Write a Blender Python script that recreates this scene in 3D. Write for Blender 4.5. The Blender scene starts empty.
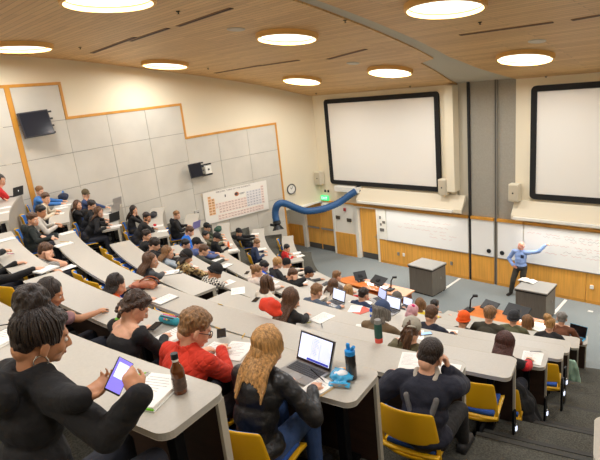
EXPO = 0.07
import bpy, bmesh, math, random
import numpy as np
from mathutils import Vector, Matrix, noise as mnoise
random.seed(7)
rng = np.random.RandomState(11)
SC = bpy.context.scene
COL = SC.collection
PI = math.pi
def V(*a): return np.array(a, float)
def nrm(v):
    v = np.asarray(v, float); return v/ (np.linalg.norm(v)+1e-12)

# ---------------------------------------------------------------- camera (from the photograph's vanishing points)
F, CH = 522.0, 7.3
def _basis():
    down = nrm(V(500-300, 2100-230, F)); l = V(-230-300, 138-230, F)
    left = nrm(l-down*(l@down)); X = -left; Z = -down; Y = np.cross(Z, X)
    return np.array([X, Y, Z])
CM = _basis()
CP = V(0, 0, CH)
def ray(px, py): return CM@V((px-300)/F, (py-230)/F, 1.0)
def at_z(px, py, z):
    r = ray(px, py); return CP+r*((z-CH)/r[2])
def at_y(px, py, y):
    r = ray(px, py); return CP+r*(y/r[1])
def at_t(px, py, t): return CP+ray(px, py)*t
cam = bpy.data.objects.new('camera', bpy.data.cameras.new('camera')); COL.objects.link(cam)
R = np.array([CM@V(1, 0, 0), -(CM@V(0, 1, 0)), -(CM@V(0, 0, 1))]).T
cam.matrix_world = Matrix([list(R[0])+[0], list(R[1])+[0], list(R[2])+[CH], [0, 0, 0, 1]])
cam.data.sensor_width = 36; cam.data.sensor_fit = 'HORIZONTAL'; cam.data.lens = F/600*36
cam.data.clip_start = .05; cam.data.clip_end = 200
SC.camera = cam
SC.view_settings.view_transform = 'Standard'; SC.view_settings.look = 'None'
SC.view_settings.gamma = 1; SC.view_settings.use_curve_mapping = False
SC.view_settings.exposure = 0.0

# ---------------------------------------------------------------- hall geometry: arcs of desks round one centre
CX, CY = -6.01, 21.11
RS = [21.37, 20.17, 18.98, 17.87, 16.79, 15.62, 14.41, 13.21, 12.0, 10.8]
ZS = [6.31, 5.82, 5.33, 4.86, 4.37, 3.87, 3.34, 2.80, 2.27, 1.74]
DH = .74
FS = [z-DH for z in ZS]
def pol(r, th, z=0.): return V(CX+r*math.sin(th), CY-r*math.cos(th), z)
def th_at_x(r, x): return math.asin(max(-.999, min(.999, (x-CX)/r)))
def th_of(p): return math.atan2(p[0]-CX, CY-p[1])
def rad_of(p): return math.hypot(p[0]-CX, p[1]-CY)
def on_desk(px, py, k): return at_z(px, py, ZS[k])
def on_row(px, py, k, e):
    """point on the sight line of a pixel that lies e behind the front edge of desk row k"""
    lo, hi = .3, 40.
    r = ray(px, py)
    # distance to centre falls along the sight line; stop at its minimum
    d = np.array([r[0], r[1]]); tc = ((CX*d[0]+CY*d[1])/(d@d)); hi = min(hi, tc)
    for _ in range(60):
        m = (lo+hi)/2
        if rad_of(CP+r*m)-RS[k] > e: lo = m
        else: hi = m
    return CP+r*lo
def wallX(Y):
    u = 16.2-max(Y, 4.2); return -15.42-.25*u+.024*u*u
def rwallX(Y): return -10.6-wallX(Y)
CEIL = [(-4, 8.92), (3, 8.88), (4.6, 8.8), (6.28, 8.68), (7.7, 8.5), (9.3, 8.27), (11.7, 7.88), (14.0, 7.4), (15.66, 6.93), (16.5, 6.62)]
_cy = [c[0] for c in CEIL]; _cz = [c[1] for c in CEIL]
def ceilZ(Y):
    s = 0; w = 0
    for d, k in ((-1.2, 1), (-.6, 2), (0, 3), (.6, 2), (1.2, 1)):
        s += k*np.interp(Y+d, _cy, _cz); w += k
    return s/w
def on_ceil(px, py, dz=0):
    r = ray(px, py); lo, hi = 1., 40.
    for _ in range(60):
        m = (lo+hi)/2; p = CP+r*m
        if p[2] < ceilZ(p[1])+dz: lo = m
        else: hi = m
    return CP+r*lo
def on_wall(px, py):
    r = ray(px, py); lo, hi = 3., 40.
    for _ in range(60):
        m = (lo+hi)/2; p = CP+r*m
        if p[0] > wallX(p[1]): lo = m
        else: hi = m
    return CP+r*lo

# ---------------------------------------------------------------- materials
def lin(c):
    return tuple((x/12.92 if x <= .04045 else ((x+.055)/1.055)**2.4) for x in [v/255. for v in c])
_M = {}
def mat(name, rgb=(128, 128, 128), rough=.6, metal=0., spec=.5, emit=0., bump=None, var=None, coat=0., alpha=1., trans=0., ior=1.45):
    """rgb 0-255 sRGB. bump=(scale,strength[,kind]) var=(scale,amount[,stretch])"""
    if name in _M: return _M[name]
    m = bpy.data.materials.new(name); m.use_nodes = True; nt = m.node_tree; b = nt.nodes['Principled BSDF']
    c = lin(rgb)
    b.inputs['Base Color'].default_value = (*c, 1); b.inputs['Roughness'].default_value = rough
    b.inputs['Metallic'].default_value = metal; b.inputs['Specular IOR Level'].default_value = spec
    if coat: b.inputs['Coat Weight'].default_value = coat
    if trans: b.inputs['Transmission Weight'].default_value = trans; b.inputs['IOR'].default_value = ior
    if emit:
        b.inputs['Emission Color'].default_value = (*c, 1); b.inputs['Emission Strength'].default_value = emit
    tc = None
    def coord(scale, stretch=(1, 1, 1)):
        tc = nt.nodes.new('ShaderNodeTexCoord'); mp = nt.nodes.new('ShaderNodeMapping')
        mp.inputs['Scale'].default_value = [scale*s for s in stretch]
        nt.links.new(tc.outputs['Object'], mp.inputs['Vector']); return mp.outputs['Vector']
    if var:
        st = var[2] if len(var) > 2 else (1, 1, 1)
        n = nt.nodes.new('ShaderNodeTexNoise'); n.inputs['Scale'].default_value = 1; n.inputs['Detail'].default_value = 4
        nt.links.new(coord(var[0], st), n.inputs['Vector'])
        mx = nt.nodes.new('ShaderNodeMix'); mx.data_type = 'RGBA'
        k = var[1]
        mx.inputs[6].default_value = (*[x*(1-k) for x in c], 1); mx.inputs[7].default_value = (*[min(1, x*(1+k)) for x in c], 1)
        rp = nt.nodes.new('ShaderNodeValToRGB'); rp.color_ramp.elements[0].position = .32; rp.color_ramp.elements[1].position = .68
        nt.links.new(n.outputs['Fac'], rp.inputs['Fac']); nt.links.new(rp.outputs['Color'], mx.inputs['Factor'])
        nt.links.new(mx.outputs[2], b.inputs['Base Color'])
    if bump:
        n = nt.nodes.new('ShaderNodeTexNoise'); n.inputs['Scale'].default_value = 1; n.inputs['Detail'].default_value = 3
        st = bump[2] if len(bump) > 2 else (1, 1, 1)
        nt.links.new(coord(bump[0], st), n.inputs['Vector'])
        bp = nt.nodes.new('ShaderNodeBump'); bp.inputs['Strength'].default_value = bump[1]; bp.inputs['Distance'].default_value = .02
        nt.links.new(n.outputs['Fac'], bp.inputs['Height']); nt.links.new(bp.outputs['Normal'], b.inputs['Normal'])
    _M[name] = m; return m
def nodes(m): return m.node_tree.nodes, m.node_tree.links, m.node_tree.nodes['Principled BSDF']

# ---------------------------------------------------------------- object helpers
def tag(o, label=None, cat=None, group=None, kind=None):
    if label: o['label'] = label
    if cat: o['category'] = cat
    if group: o['group'] = group
    if kind: o['kind'] = kind
    return o
def thing(name, label, cat, loc=(0, 0, 0), rz=0., group=None):
    o = bpy.data.objects.new(name, None); COL.objects.link(o); o.empty_display_size = .1
    o.location = [float(v) for v in loc]; o.rotation_euler = (0, 0, rz)
    return tag(o, label, cat, group)
def smooth(me, ang=None):
    me.polygons.foreach_set('use_smooth', [True]*len(me.polygons))
    if ang is not None:
        try: me.set_sharp_from_angle(angle=ang)
        except Exception: pass
def link(name, me, m=None, parent=None):
    o = bpy.data.objects.new(name, me); COL.objects.link(o)
    if m is not None:
        if isinstance(m, (list, tuple)):
            for x in m: me.materials.append(x)
        else: me.materials.append(m)
    if parent is not None: o.parent = parent
    return o
class MB:
    """collects shapes for ONE mesh"""
    def __init__(s): s.v = []; s.f = []; s.mi = []
    def add(s, vs, fs, mi=0):
        o = len(s.v); s.v += [tuple(map(float, p)) for p in vs]; s.f += [tuple(i+o for i in f) for f in fs]; s.mi += [mi]*len(fs); return s
    def box(s, c, d, rz=0., M=None, mi=0):
        x, y, z = [k/2 for k in d]; vs = [V(a*x, b*y, e*z) for e in (-1, 1) for a, b in ((-1, -1), (1, -1), (1, 1), (-1, 1))]
        if M is None:
            cs, sn = math.cos(rz), math.sin(rz); M = np.array([[cs, -sn, 0], [sn, cs, 0], [0, 0, 1]])
        vs = [V(*c)+M@v for v in vs]
        return s.add(vs, [(3, 2, 1, 0), (4, 5, 6, 7), (0, 1, 5, 4), (1, 2, 6, 5), (2, 3, 7, 6), (3, 0, 4, 7)], mi)
    def prism(s, pts, z0, z1, mi=0, M=None, o=None):
        """pts 2-D ccw, extruded z0..z1"""
        n = len(pts); vs = [V(p[0], p[1], z0) for p in pts]+[V(p[0], p[1], z1) for p in pts]
        if M is not None: vs = [np.asarray(o)+M@v for v in vs]
        fs = [tuple(reversed(range(n))), tuple(range(n, 2*n))]+[(i, (i+1) % n, n+(i+1) % n, n+i) for i in range(n)]
        return s.add(vs, fs, mi)
    def tube(s, pts, r, seg=8, cap=True, mi=0):
        pts = [np.asarray(p, float) for p in pts]; n = len(pts); rr = r if hasattr(r, '__len__') else [r]*n
        vs = []; up = V(0, 0, 1)
        for i, p in enumerate(pts):
            d = nrm(pts[min(i+1, n-1)]-pts[max(i-1, 0)])
            a = np.cross(d, up)
            if np.linalg.norm(a) < .05: a = np.cross(d, V(1, 0, 0))
            a = nrm(a); b = np.cross(d, a); up = -b if np.dot(-b, up) > 0 else b
            for k in range(seg):
                t = 2*PI*k/seg; vs.append(p+rr[i]*(math.cos(t)*a+math.sin(t)*np.cross(d, a)))
        fs = [(i*seg+k, i*seg+(k+1) % seg, (i+1)*seg+(k+1) % seg, (i+1)*seg+k) for i in range(n-1) for k in range(seg)]
        if cap: fs += [tuple(reversed(range(seg))), tuple(range((n-1)*seg, n*seg))]
        return s.add(vs, fs, mi)
    def lathe(s, prof, c=(0, 0, 0), seg=20, mi=0):
        """prof list of (r,z) bottom to top"""
        vs = []; n = len(prof)
        for r, z in prof:
            for k in range(seg):
                t = 2*PI*k/seg; vs.append(V(c[0]+r*math.cos(t), c[1]+r*math.sin(t), c[2]+z))
        fs = [(i*seg+k, i*seg+(k+1) % seg, (i+1)*seg+(k+1) % seg, (i+1)*seg+k) for i in range(n-1) for k in range(seg)]
        fs += [tuple(reversed(range(seg))), tuple(range((n-1)*seg, n*seg))]
        return s.add(vs, fs, mi)
    def grid(s, P, mi=0, flip=False):
        """P[i][j] 3-D points"""
        n, m = len(P), len(P[0]); vs = [p for row in P for p in row]
        fs = [((i*m+j, (i+1)*m+j, (i+1)*m+j+1, i*m+j+1) if flip else (i*m+j, i*m+j+1, (i+1)*m+j+1, (i+1)*m+j)) for i in range(n-1) for j in range(m-1)]
        return s.add(vs, fs, mi)
    def rcone(s, p0, p1, r0, r1, seg=12, cap=3):
        p0 = V(*p0); p1 = V(*p1); d = nrm(p1-p0) if np.linalg.norm(p1-p0) > 1e-6 else V(0, 0, 1)
        a = np.cross(d, V(0, 0, 1) if abs(d[2]) < .9 else V(1, 0, 0)); a = nrm(a); b = np.cross(d, a)
        rings = [(p0-d*r0*math.cos(t), r0*math.sin(t)) for t in [PI/2*(k+.25)/(cap+.25) for k in range(cap)]]+[(p0, r0), (p1, r1)]+[(p1+d*r1*math.sin(t), r1*math.cos(t)) for t in [PI/2*(k+.75)/(cap+.0) for k in range(cap)] if math.cos(t) > .02]
        vs = []
        for c, r in rings:
            for k in range(seg):
                t = 2*PI*k/seg; vs.append(c+r*(math.cos(t)*a+math.sin(t)*b))
        n = len(rings)
        fs = [(i*seg+k, i*seg+(k+1) % seg, (i+1)*seg+(k+1) % seg, (i+1)*seg+k) for i in range(n-1) for k in range(seg)]
        fs += [tuple(reversed(range(seg))), tuple(range((n-1)*seg, n*seg))]
        return s.add(vs, fs)
    def ell(s, c, rad, M=None, seg=16, ring=10, mi=0):
        M = np.eye(3) if M is None else M; vs = []
        for i in range(1, ring):
            ph = PI*i/ring-PI/2
            for k in range(seg):
                t = 2*PI*k/seg; vs.append(V(*c)+M@V(rad[0]*math.cos(ph)*math.cos(t), rad[1]*math.cos(ph)*math.sin(t), rad[2]*math.sin(ph)))
        fs = [(i*seg+k, i*seg+(k+1) % seg, (i+1)*seg+(k+1) % seg, (i+1)*seg+k) for i in range(ring-2) for k in range(seg)]
        b = len(vs); vs.append(V(*c)-M@V(0, 0, rad[2])); vs.append(V(*c)+M@V(0, 0, rad[2]))
        fs += [(b, (k+1) % seg, k) for k in range(seg)]; L = (ring-2)*seg
        fs += [(b+1, L+k, L+(k+1) % seg) for k in range(seg)]
        return s.add(vs, fs, mi)
    def mesh(s, name):
        me = bpy.data.meshes.new(name); me.from_pydata(s.v, [], s.f); me.update()
        if any(s.mi): me.polygons.foreach_set('material_index', s.mi)
        return me
    def build(s, name, m=None, parent=None, sm=None, bevel=0., fix=True):
        me = s.mesh(name)
        if fix:
            bm = bmesh.new(); bm.from_mesh(me); bmesh.ops.recalc_face_normals(bm, faces=bm.faces); bm.to_mesh(me); bm.free()
        if sm is not None: smooth(me, sm)
        o = link(name, me, m, parent)
        if bevel:
            b = o.modifiers.new('bevel', 'BEVEL'); b.width = bevel; b.segments = 2; b.limit_method = 'ANGLE'; b.angle_limit = .6
        return o
_TMP = bpy.data.scenes.new('work'); 
_T=[0,0]
import time as _tm
def solid(mb, voxel, it=4, disp=None):
    t0=_tm.time()
    r=_solid(mb,voxel,it,disp); dt=_tm.time()-t0; _T[0]+=dt; _T[1]+=1
    if dt>1: print('SLOW',dt,voxel,len(r.polygons),len(mb.v),np.ptp(np.array(mb.v),axis=0))
    return r
def _solid(mb, voxel, it=4, disp=None):
    """one continuous surface grown over the collected shapes"""
    me = mb.mesh('work'); o = bpy.data.objects.new('work', me); _TMP.collection.objects.link(o)
    r = o.modifiers.new('r', 'REMESH'); r.mode = 'VOXEL'; r.voxel_size = voxel; r.use_smooth_shade = True
    if it:
        s = o.modifiers.new('s', 'SMOOTH'); s.factor = .5; s.iterations = it
    _TMP.view_layers[0].update(); dg = _TMP.view_layers[0].depsgraph
    out = bpy.data.meshes.new_from_object(o.evaluated_get(dg)); 
    bpy.data.objects.remove(o); bpy.data.meshes.remove(me)
    smooth(out)
    if disp:
        amp, sc, st = disp; n = len(out.vertices)
        co = np.empty(n*3); out.vertices.foreach_get('co', co); co = co.reshape(-1, 3); no = np.array([tuple(q.vector) for q in out.vertex_normals])
        for i in range(n):
            c = co[i]; k = mnoise.noise(Vector((c[0]*sc*st[0], c[1]*sc*st[1], c[2]*sc*st[2]))); co[i] = c+no[i]*(amp*k)
        out.vertices.foreach_set('co', co.ravel())
        out.update()
    return out
def copy_tree(o, parent=None):
    c = o.copy(); COL.objects.link(c)
    if parent is not None: c.parent = parent
    for ch in list(o.children): copy_tree(ch, c)
    return c
# ================================================================ materials of the room
M_cream = mat('cream_wall_paint', (238, 226, 198), .8, bump=(120, .05))
M_white = mat('white_wall_paint', (240, 236, 224), .7)
M_panel = mat('acoustic_panel_cloth', (212, 206, 192), .9, bump=(300, .25), var=(1.2, .05))
M_gap = mat('panel_gap_shadow_line', (120, 112, 100), .9)
M_oak = mat('honey_oak_trim', (214, 150, 58), .45, var=(3, .12, (1, 1, .15)))
M_wain = mat('oak_wainscot', (230, 166, 72), .4, var=(6, .13, (3, 3, .15)))
M_black = mat('black_plastic', (22, 22, 24), .45)
M_blackmetal = mat('black_metal', (28, 28, 30), .4, metal=.6)
M_steel = mat('brushed_steel', (170, 170, 168), .35, metal=.9)
M_whiteboard = mat('whiteboard_enamel', (244, 242, 236), .25)
M_screen = mat('projection_screen_cloth', (240, 235, 224), .9)
M_grey_pil = mat('grey_pillar_cloth', (160, 154, 140), .85, bump=(200, .15), var=(40, .08))
M_dark = mat('dark_joint', (40, 38, 36), .8)
M_kick = mat('dark_kick_plate', (92, 88, 84), .5, metal=.4)

def carpet(name, rgb, k):
    m = mat(name, rgb, .95, spec=.1); n, l, b = nodes(m)
    tc = n.new('ShaderNodeTexCoord'); c = lin(rgb)
    a = n.new('ShaderNodeTexNoise'); a.inputs['Scale'].default_value = 150; a.inputs['Detail'].default_value = 3
    a2 = n.new('ShaderNodeTexNoise'); a2.inputs['Scale'].default_value = 60; a2.inputs['Detail'].default_value = 5
    l.new(tc.outputs['Object'], a.inputs['Vector']); l.new(tc.outputs['Object'], a2.inputs['Vector'])
    ad = n.new('ShaderNodeMath'); ad.operation = 'ADD'; l.new(a.outputs['Fac'], ad.inputs[0]); l.new(a2.outputs['Fac'], ad.inputs[1])
    rp = n.new('ShaderNodeValToRGB'); e = rp.color_ramp.elements
    e[0].position = .38*2/2; e[1].position = .62
    sc = n.new('ShaderNodeMath'); sc.operation = 'MULTIPLY'; sc.inputs[1].default_value = .5; l.new(ad.outputs[0], sc.inputs[0]); l.new(sc.outputs[0], rp.inputs['Fac'])
    e[0].color = (*[x*(1-k) for x in c], 1); e[1].color = (*[x*(1+k) for x in c], 1)
    l.new(rp.outputs['Color'], b.inputs['Base Color'])
    bp = n.new('ShaderNodeBump'); bp.inputs['Strength'].default_value = .4; bp.inputs['Distance'].default_value = .01
    l.new(a.outputs['Fac'], bp.inputs['Height']); l.new(bp.outputs['Normal'], b.inputs['Normal'])
    return m
M_carpet = carpet('blue_grey_carpet', (134, 140, 139), .26)
M_carpet2 = carpet('charcoal_carpet', (88, 86, 78), .45)

M_ceil = mat('ceiling_planks', (186, 136, 90), .5)
def _planks():
    n, l, b = nodes(M_ceil); tc = n.new('ShaderNodeTexCoord'); mp = n.new('ShaderNodeMapping'); mp.inputs['Rotation'].default_value = (0, 0, 0)
    l.new(tc.outputs['Object'], mp.inputs['Vector'])
    br = n.new('ShaderNodeTexBrick'); br.inputs['Scale'].default_value = 1; br.inputs['Mortar Size'].default_value = .004
    br.inputs['Brick Width'].default_value = 2.4; br.inputs['Row Height'].default_value = .13; br.offset = .37
    br.inputs['Color1'].default_value = (*lin((232, 190, 128)), 1); br.inputs['Color2'].default_value = (*lin((214, 170, 112)), 1); br.inputs['Mortar'].default_value = (*lin((140, 98, 60)), 1)
    l.new(mp.outputs['Vector'], br.inputs['Vector'])
    mp2 = n.new('ShaderNodeMapping'); mp2.inputs['Scale'].default_value = (1.2, 22, 1); l.new(tc.outputs['Object'], mp2.inputs['Vector'])
    ns = n.new('ShaderNodeTexNoise'); ns.inputs['Scale'].default_value = 1.5; ns.inputs['Detail'].default_value = 4; l.new(mp2.outputs['Vector'], ns.inputs['Vector'])
    rp = n.new('ShaderNodeValToRGB'); rp.color_ramp.elements[0].color = (.82, .82, .82, 1); rp.color_ramp.elements[1].color = (1.15, 1.15, 1.15, 1)
    l.new(ns.outputs['Fac'], rp.inputs['Fac'])
    mx = n.new('ShaderNodeMix'); mx.data_type = 'RGBA'; mx.blend_type = 'MULTIPLY'; mx.inputs['Factor'].default_value = 1
    l.new(br.outputs['Color'], mx.inputs[6]); l.new(rp.outputs['Color'], mx.inputs[7]); l.new(mx.outputs[2], b.inputs['Base Color'])
_planks()

def S(o): return tag(o, kind='structure')
YF = 16.2      # the front wall
# ---------------------------------------------------------------- floor of the stage
m = MB(); Ys = np.linspace(9.9, 16.9, 15)
poly = [(wallX(y)-.0 if y < 14.8 else -17.8, y) for y in Ys]+[(rwallX(min(y, 16.2)), y) for y in reversed(Ys)]
m.prism(poly, -.1, 0.); S(m.build('floor', M_carpet))
# ---------------------------------------------------------------- seating tiers with aisle steps
def clampx(p):
    q = V(*p); y = q[1]; q[0] = min(max(q[0], wallX(min(y, 16.2))+.002), rwallX(min(y, 16.2))-.002); return q
TL, TR = -1.02, .86
def sector(mb, r_in, r_out, z0, z1, t0, t1, n):
    P = []
    for i in range(n+1):
        t = t0+(t1-t0)*i/n; a = clampx(pol(r_in, t)); b = clampx(pol(r_out, t)); P.append((a, b))
    vs = []; fs = []
    for a, b in P: vs += [V(a[0], a[1], z0), V(b[0], b[1], z0), V(b[0], b[1], z1), V(a[0], a[1], z1)]
    for i in range(n):
        o = 4*i; q = 4*(i+1)
        fs += [(o+3, o+2, q+2, q+3), (o+0, o+3, q+3, q+0), (o+1, q+1, q+2, o+2), (o, q, q+1, o+1)]
    fs += [(0, 1, 2, 3), (4*n+3, 4*n+2, 4*n+1, 4*n)]
    mb.add(vs, fs)
XR = [-2.05, -2.07, -2.02, -1.98, -2.01, -2.12, -2.33, -2.62, -2.84, -3.05]      # aisle-side ends of the main block
XL = [-9.9, -9.9, -10.06, -10.88, -10.75, -10.9, -10.7, -10.4, -9.7, -9.6]
XLL = [-11.6, -11.6, -11.2, -11.9, -12.1, -11.9, -11.9, -11.84, -11.33, -11.74]
XLE = [-14.6, -14.6, -14.7, -14.8, -15.3, -15.3, -15.3, -14.9, -14.6, -14.2]   # wall-side ends
LDR = [0, 0, 0, 0, 0, 0, .2, .42, .46, .62]     # wall block
t_ = MB(); nz = MB()
def th_wall(r, sgn):
    a, b = 0., 1.5*sgn
    for _ in range(50):
        m_ = (a+b)/2; q = pol(r, m_)
        inside = q[0] > wallX(min(q[1], 16.2))+.004 if sgn < 0 else q[0] < rwallX(min(q[1], 16.2))-.004
        if inside: a = m_
        else: b = m_
    return a
for k in range(0, 10):
    r_in = RS[k]; r_out = RS[k-1] if k else 25.5
    tl = th_wall(r_in, -1); tr = th_wall(r_in, 1); c_ = math.acos(max(-1, min(1, (CY-13.6)/r_in))) if CY-r_in < 13.6 else 0; tl = max(tl, -c_); tr = min(tr, c_)
    sector(t_, r_in+.0, r_out, max(FS[k]-.75, -.05), FS[k], tl, tr, 70)
    # aisle steps below this tier's edge
    rise = (FS[k]-FS[k+1])/3 if k < 9 else FS[k]/6
    for (xa, xb) in ((XR[min(k+1, 9)]+.03, XR[min(k+1, 9)]+1.1), (XLL[min(k+1, 9)]-.03, XL[min(k+1, 9)]-.03)):
        for s in range(1, 3 if k < 9 else 6):
            ro = r_in-.29*(s-1); ri = r_in-.29*s; za = FS[k]-rise*s
            sector(t_, ri, ro, max(za-.5, -.04), za, th_at_x(r_in, xa), th_at_x(r_in, xb), 4); sector(nz, ri, ri+.05, za, za+.006, th_at_x(r_in, xa), th_at_x(r_in, xb), 4)
S(t_.build('floor_tiers', M_carpet2)); S(nz.build('trim_step_nosing', mat('step_nosing_dark', (64, 62, 57), .8)))
# ---------------------------------------------------------------- walls
def wall_strip(name, f, y0, y1, z0f, z1f, mt, n=40, th=.12, flip=False, side=-1):
    mb = MB(); A = []; B = []
    ys = np.linspace(y0, y1, n+1); vs = []
    for y in ys:
        x = f(y); vs += [V(x, y, z0f(y)), V(x, y, z1f(y)), V(x+side*th, y, z1f(y)), V(x+side*th, y, z0f(y))]
    fs = []
    for i in range(n):
        o = 4*i; q = o+4
        fs += [(o, q, q+1, o+1), (o+1, q+1, q+2, o+2), (o+2, q+2, q+3, o+3), (o+3, q+3, q, o)]
    fs += [(0, 1, 2, 3), (4*n+3, 4*n+2, 4*n+1, 4*n)]
    mb.add(vs, fs); return mb.build(name, mt)
YV4 = 14.35
S(wall_strip('wall_left', wallX, -3.2, YV4, lambda y: -.05, lambda y: ceilZ(y)+.1, M_cream, 60))
S(wall_strip('wall_left_bulkhead', wallX, YV4, YF, lambda y: 2.28, lambda y: ceilZ(y)+.1, M_cream, 10))
S(wall_strip('wall_right', rwallX, -3.2, YF+.6, lambda y: -.05, lambda y: ceilZ(y)+.1, M_cream, 50, side=1))
m = MB(); m.box((-5.3, -3.2, 7), (21.5, .15, 6)); S(m.build('wall_back', M_cream))
# front wall: upper wall, alcove return, pieces round the doors
m = MB()
m.box(((-17.9+5.6)/2, YF+.45, 4.9), (23.5, .1, 4.5))                 # behind everything
S(m.build('wall_front_core', M_white))
def slabx(name, x0, x1, y0, y1, z0, z1, mt, bevel=0, st=True, parent=None):
    mb = MB(); mb.box(((x0+x1)/2, (y0+y1)/2, (z0+z1)/2), (x1-x0, y1-y0, z1-z0)); o = mb.build(name, mt, parent, bevel=bevel)
    if st: S(o)
    return o
slabx('wall_front_upper', -16.62, -8.95, YF, YF+.4, 2.3, 7.2, M_cream)
slabx('wall_front_upper_far', -6.91, 5.2, YF, YF+.4, 2.3, 7.2, M_cream)
# wall pieces at door level
slabx('wall_front_pier', -14.76, -13.62, YF, YF+.4, 0, 2.3, M_white)
slabx('wall_front_boards', -12.42, -8.5, YF+.02, YF+.4, 0, 2.3, M_white)
slabx('wall_front_center', -8.5, -6.6, YF+.02, YF+.4, 0, 2.3, M_white)
slabx('wall_front_boards_far', -6.6, 5.2, YF+.02, YF+.4, 0, 2.3, M_white)
# vestibule beside the double doors
slabx('wall_alcove_end', -17.85, -17.75, 14.6, YF+.4, 0, 2.28, M_white)
slabx('wall_alcove_back', -17.8, -16.75, YF+.1, YF+.4, 0, 2.3, M_white)
slabx('ceiling_alcove', -17.85, -15.4, 14.75, YF+.4, 2.28, 2.34, M_white)
# ---------------------------------------------------------------- ceiling: two plank fields, groove between
def ceil_field(name, x0f, x1f, y0, y1, mt, dz=0., n=60):
    mb = MB(); ys = np.linspace(y0, y1, n+1); vs = []; fs = []
    for y in ys:
        z = ceilZ(y)+dz; a, b = x0f(y), x1f(y); vs += [V(a, y, z), V(b, y, z), V(b, y, z+.12), V(a, y, z+.12)]
    for i in range(n):
        o = 4*i; q = o+4
        fs += [(o, o+1, q+1, q), (o+2, o+3, q+3, q+2), (o, q, q+3, o+3), (o+1, o+2, q+2, q+1)]
    fs += [(0, 3, 2, 1), (4*n, 4*n+1, 4*n+2, 4*n+3)]
    mb.add(vs, fs); return S(mb.build(name, mt))
gl0 = on_ceil(291, 0); gl1 = on_ceil(437, 61); gr0 = on_ceil(316, 0); gr1 = on_ceil(449, 57)
def groove_line(p, q):
    return lambda y: p[0]+(q[0]-p[0])*(y-p[1])/(q[1]-p[1])
GL = groove_line(gl0, gl1); GR = groove_line(gr0, gr1)
print('groove', gl0, gl1, gr0, gr1)
chA = on_ceil(427, 71); chB = on_ceil(452, 87); chC = on_ceil(450, 59); chD = on_ceil(492, 66); chE = on_ceil(515, 83)
print('chamfers', chA, chB, chC, chD, chE)
def left_edge(y):
    g = GL(min(y, gl1[1]))
    if y > gl1[1]: g = np.interp(y, [gl1[1], gl1[1]+.01, 16.3], [gl1[0], gl1[0]-.55, -8.9])
    return g
def right_edge(y):
    g = GR(min(y, gr1[1]))
    if y > gr1[1]: g = np.interp(y, [gr1[1], chD[1], 16.3], [gr1[0], -7.35, -6.88])
    return g
ceil_field('ceiling', lambda y: wallX(min(y, 16.2))-.1, left_edge, -3.2, 16.35, M_ceil)
ceil_field('ceiling_far', right_edge, lambda y: rwallX(min(y, 16.2))+.1, -3.2, 16.35, M_ceil)
M_groove = mat('grey_ceiling_groove', (196, 190, 172), .8)
ceil_field('ceiling_groove', lambda y: left_edge(y)-.3, lambda y: right_edge(y)+.3, -3.2, 16.5, M_groove, dz=.035)
# ---------------------------------------------------------------- pillar of grey panels between the screens
slabx('trim_pillar_return', -9.16, -8.86, YF-.3, YF+.4, 3.22, 6.75, M_cream)
slabx('pillar_panel', -8.88, -8.52, YF+.06, YF+.3, 2.3, 7.6, mat('pale_pillar_side', (196, 188, 168), .85))
slabx('pillar_panel_wide', -8.44, -7.6, YF+.06, YF+.3, 2.36, 7.6, M_grey_pil)
slabx('pillar_panel_narrow', -7.5, -6.91, YF+.06, YF+.3, 2.36, 7.6, M_grey_pil)
slabx('trim_pillar_joint', -8.52, -8.44, YF+.0, YF+.25, 0, 7.5, M_dark)
slabx('trim_pillar_joint_pair', -7.6, -7.5, YF+.0, YF+.25, 0, 7.5, mat('pillar_metal_joint', (136, 130, 118), .6))
slabx('trim_pillar_joint_pair_line', -7.56, -7.545, YF-.01, YF+.0, 0, 7.5, M_dark)
# ---------------------------------------------------------------- wainscot and rails
def wains(name, x0, x1, z1=.97, y=YF, joints=()):
    o = slabx(name, x0, x1, y-.03, y+.03, .1, z1, M_wain, st=True)
    slabx('baseboard_'+name.split('_', 1)[1], x0, x1, y-.036, y+.02, 0, .1, M_oak)
    return o
wains('trim_wainscot_pier', -14.74, -13.64, 1.0)
x = -12.4
for i, xe in enumerate((-11.1, -9.8, -8.53)):
    wains('trim_wainscot_board_%s' % 'abc'[i], x+.006, xe-.006); x = xe
wains('trim_wainscot_mid', -8.43, -7.61); wains('trim_wainscot_mid_narrow', -7.49, -6.62)
x = -6.6
for i, xe in enumerate((-4.72, -3.3, -1.9, -.4, 4.9)):
    wains('trim_wainscot_far_%s' % 'abcde'[i], x+.006, xe-.006); x = xe
wains('trim_wainscot_alcove_back', -17.74, -16.75, 1.0, YF+.08)
m = MB(); m.box((-17.72, 15.5, .5), (.05, 1.5, 1.0)); S(m.build('trim_wainscot_alcove', M_wain))
for nm, a, b in (('near', -13.6, -8.53), ('mid', -8.43, -7.61), ('mid_narrow', -7.49, -6.62), ('far', -6.6, 4.9)):
    slabx('trim_rail_'+nm, a, b, YF-.06, YF+.04, 2.27, 2.36, M_oak)
slabx('trim_rail_doors', -16.7, -13.6, YF-.05, YF+.04, 2.3, 2.36, M_oak)
# sloping light hood above the boards (lamps behind its edge light the boards)
def hood(name, x0, x1):
    mb = MB(); prof = [(YF, 3.06), (YF-.06, 3.06), (YF-.34, 2.62), (YF-.34, 2.5), (YF-.3, 2.5), (YF-.3, 2.6), (YF-.02, 2.9), (YF, 2.9)]
    n = len(prof); vs = [V(x0, a, b) for a, b in prof]+[V(x1, a, b) for a, b in prof]
    mb.add(vs, [tuple(range(n)), tuple(reversed(range(n, 2*n)))]+[(i, n+i, n+(i+1) % n, (i+1) % n) for i in range(n)])
    o = mb.build(name, mat('hood_paint', (226, 214, 188), .75)); S(o)
hood('trim_light_hood', -13.2, -8.6); hood('trim_light_hood_far', -6.9, 1.3)
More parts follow.
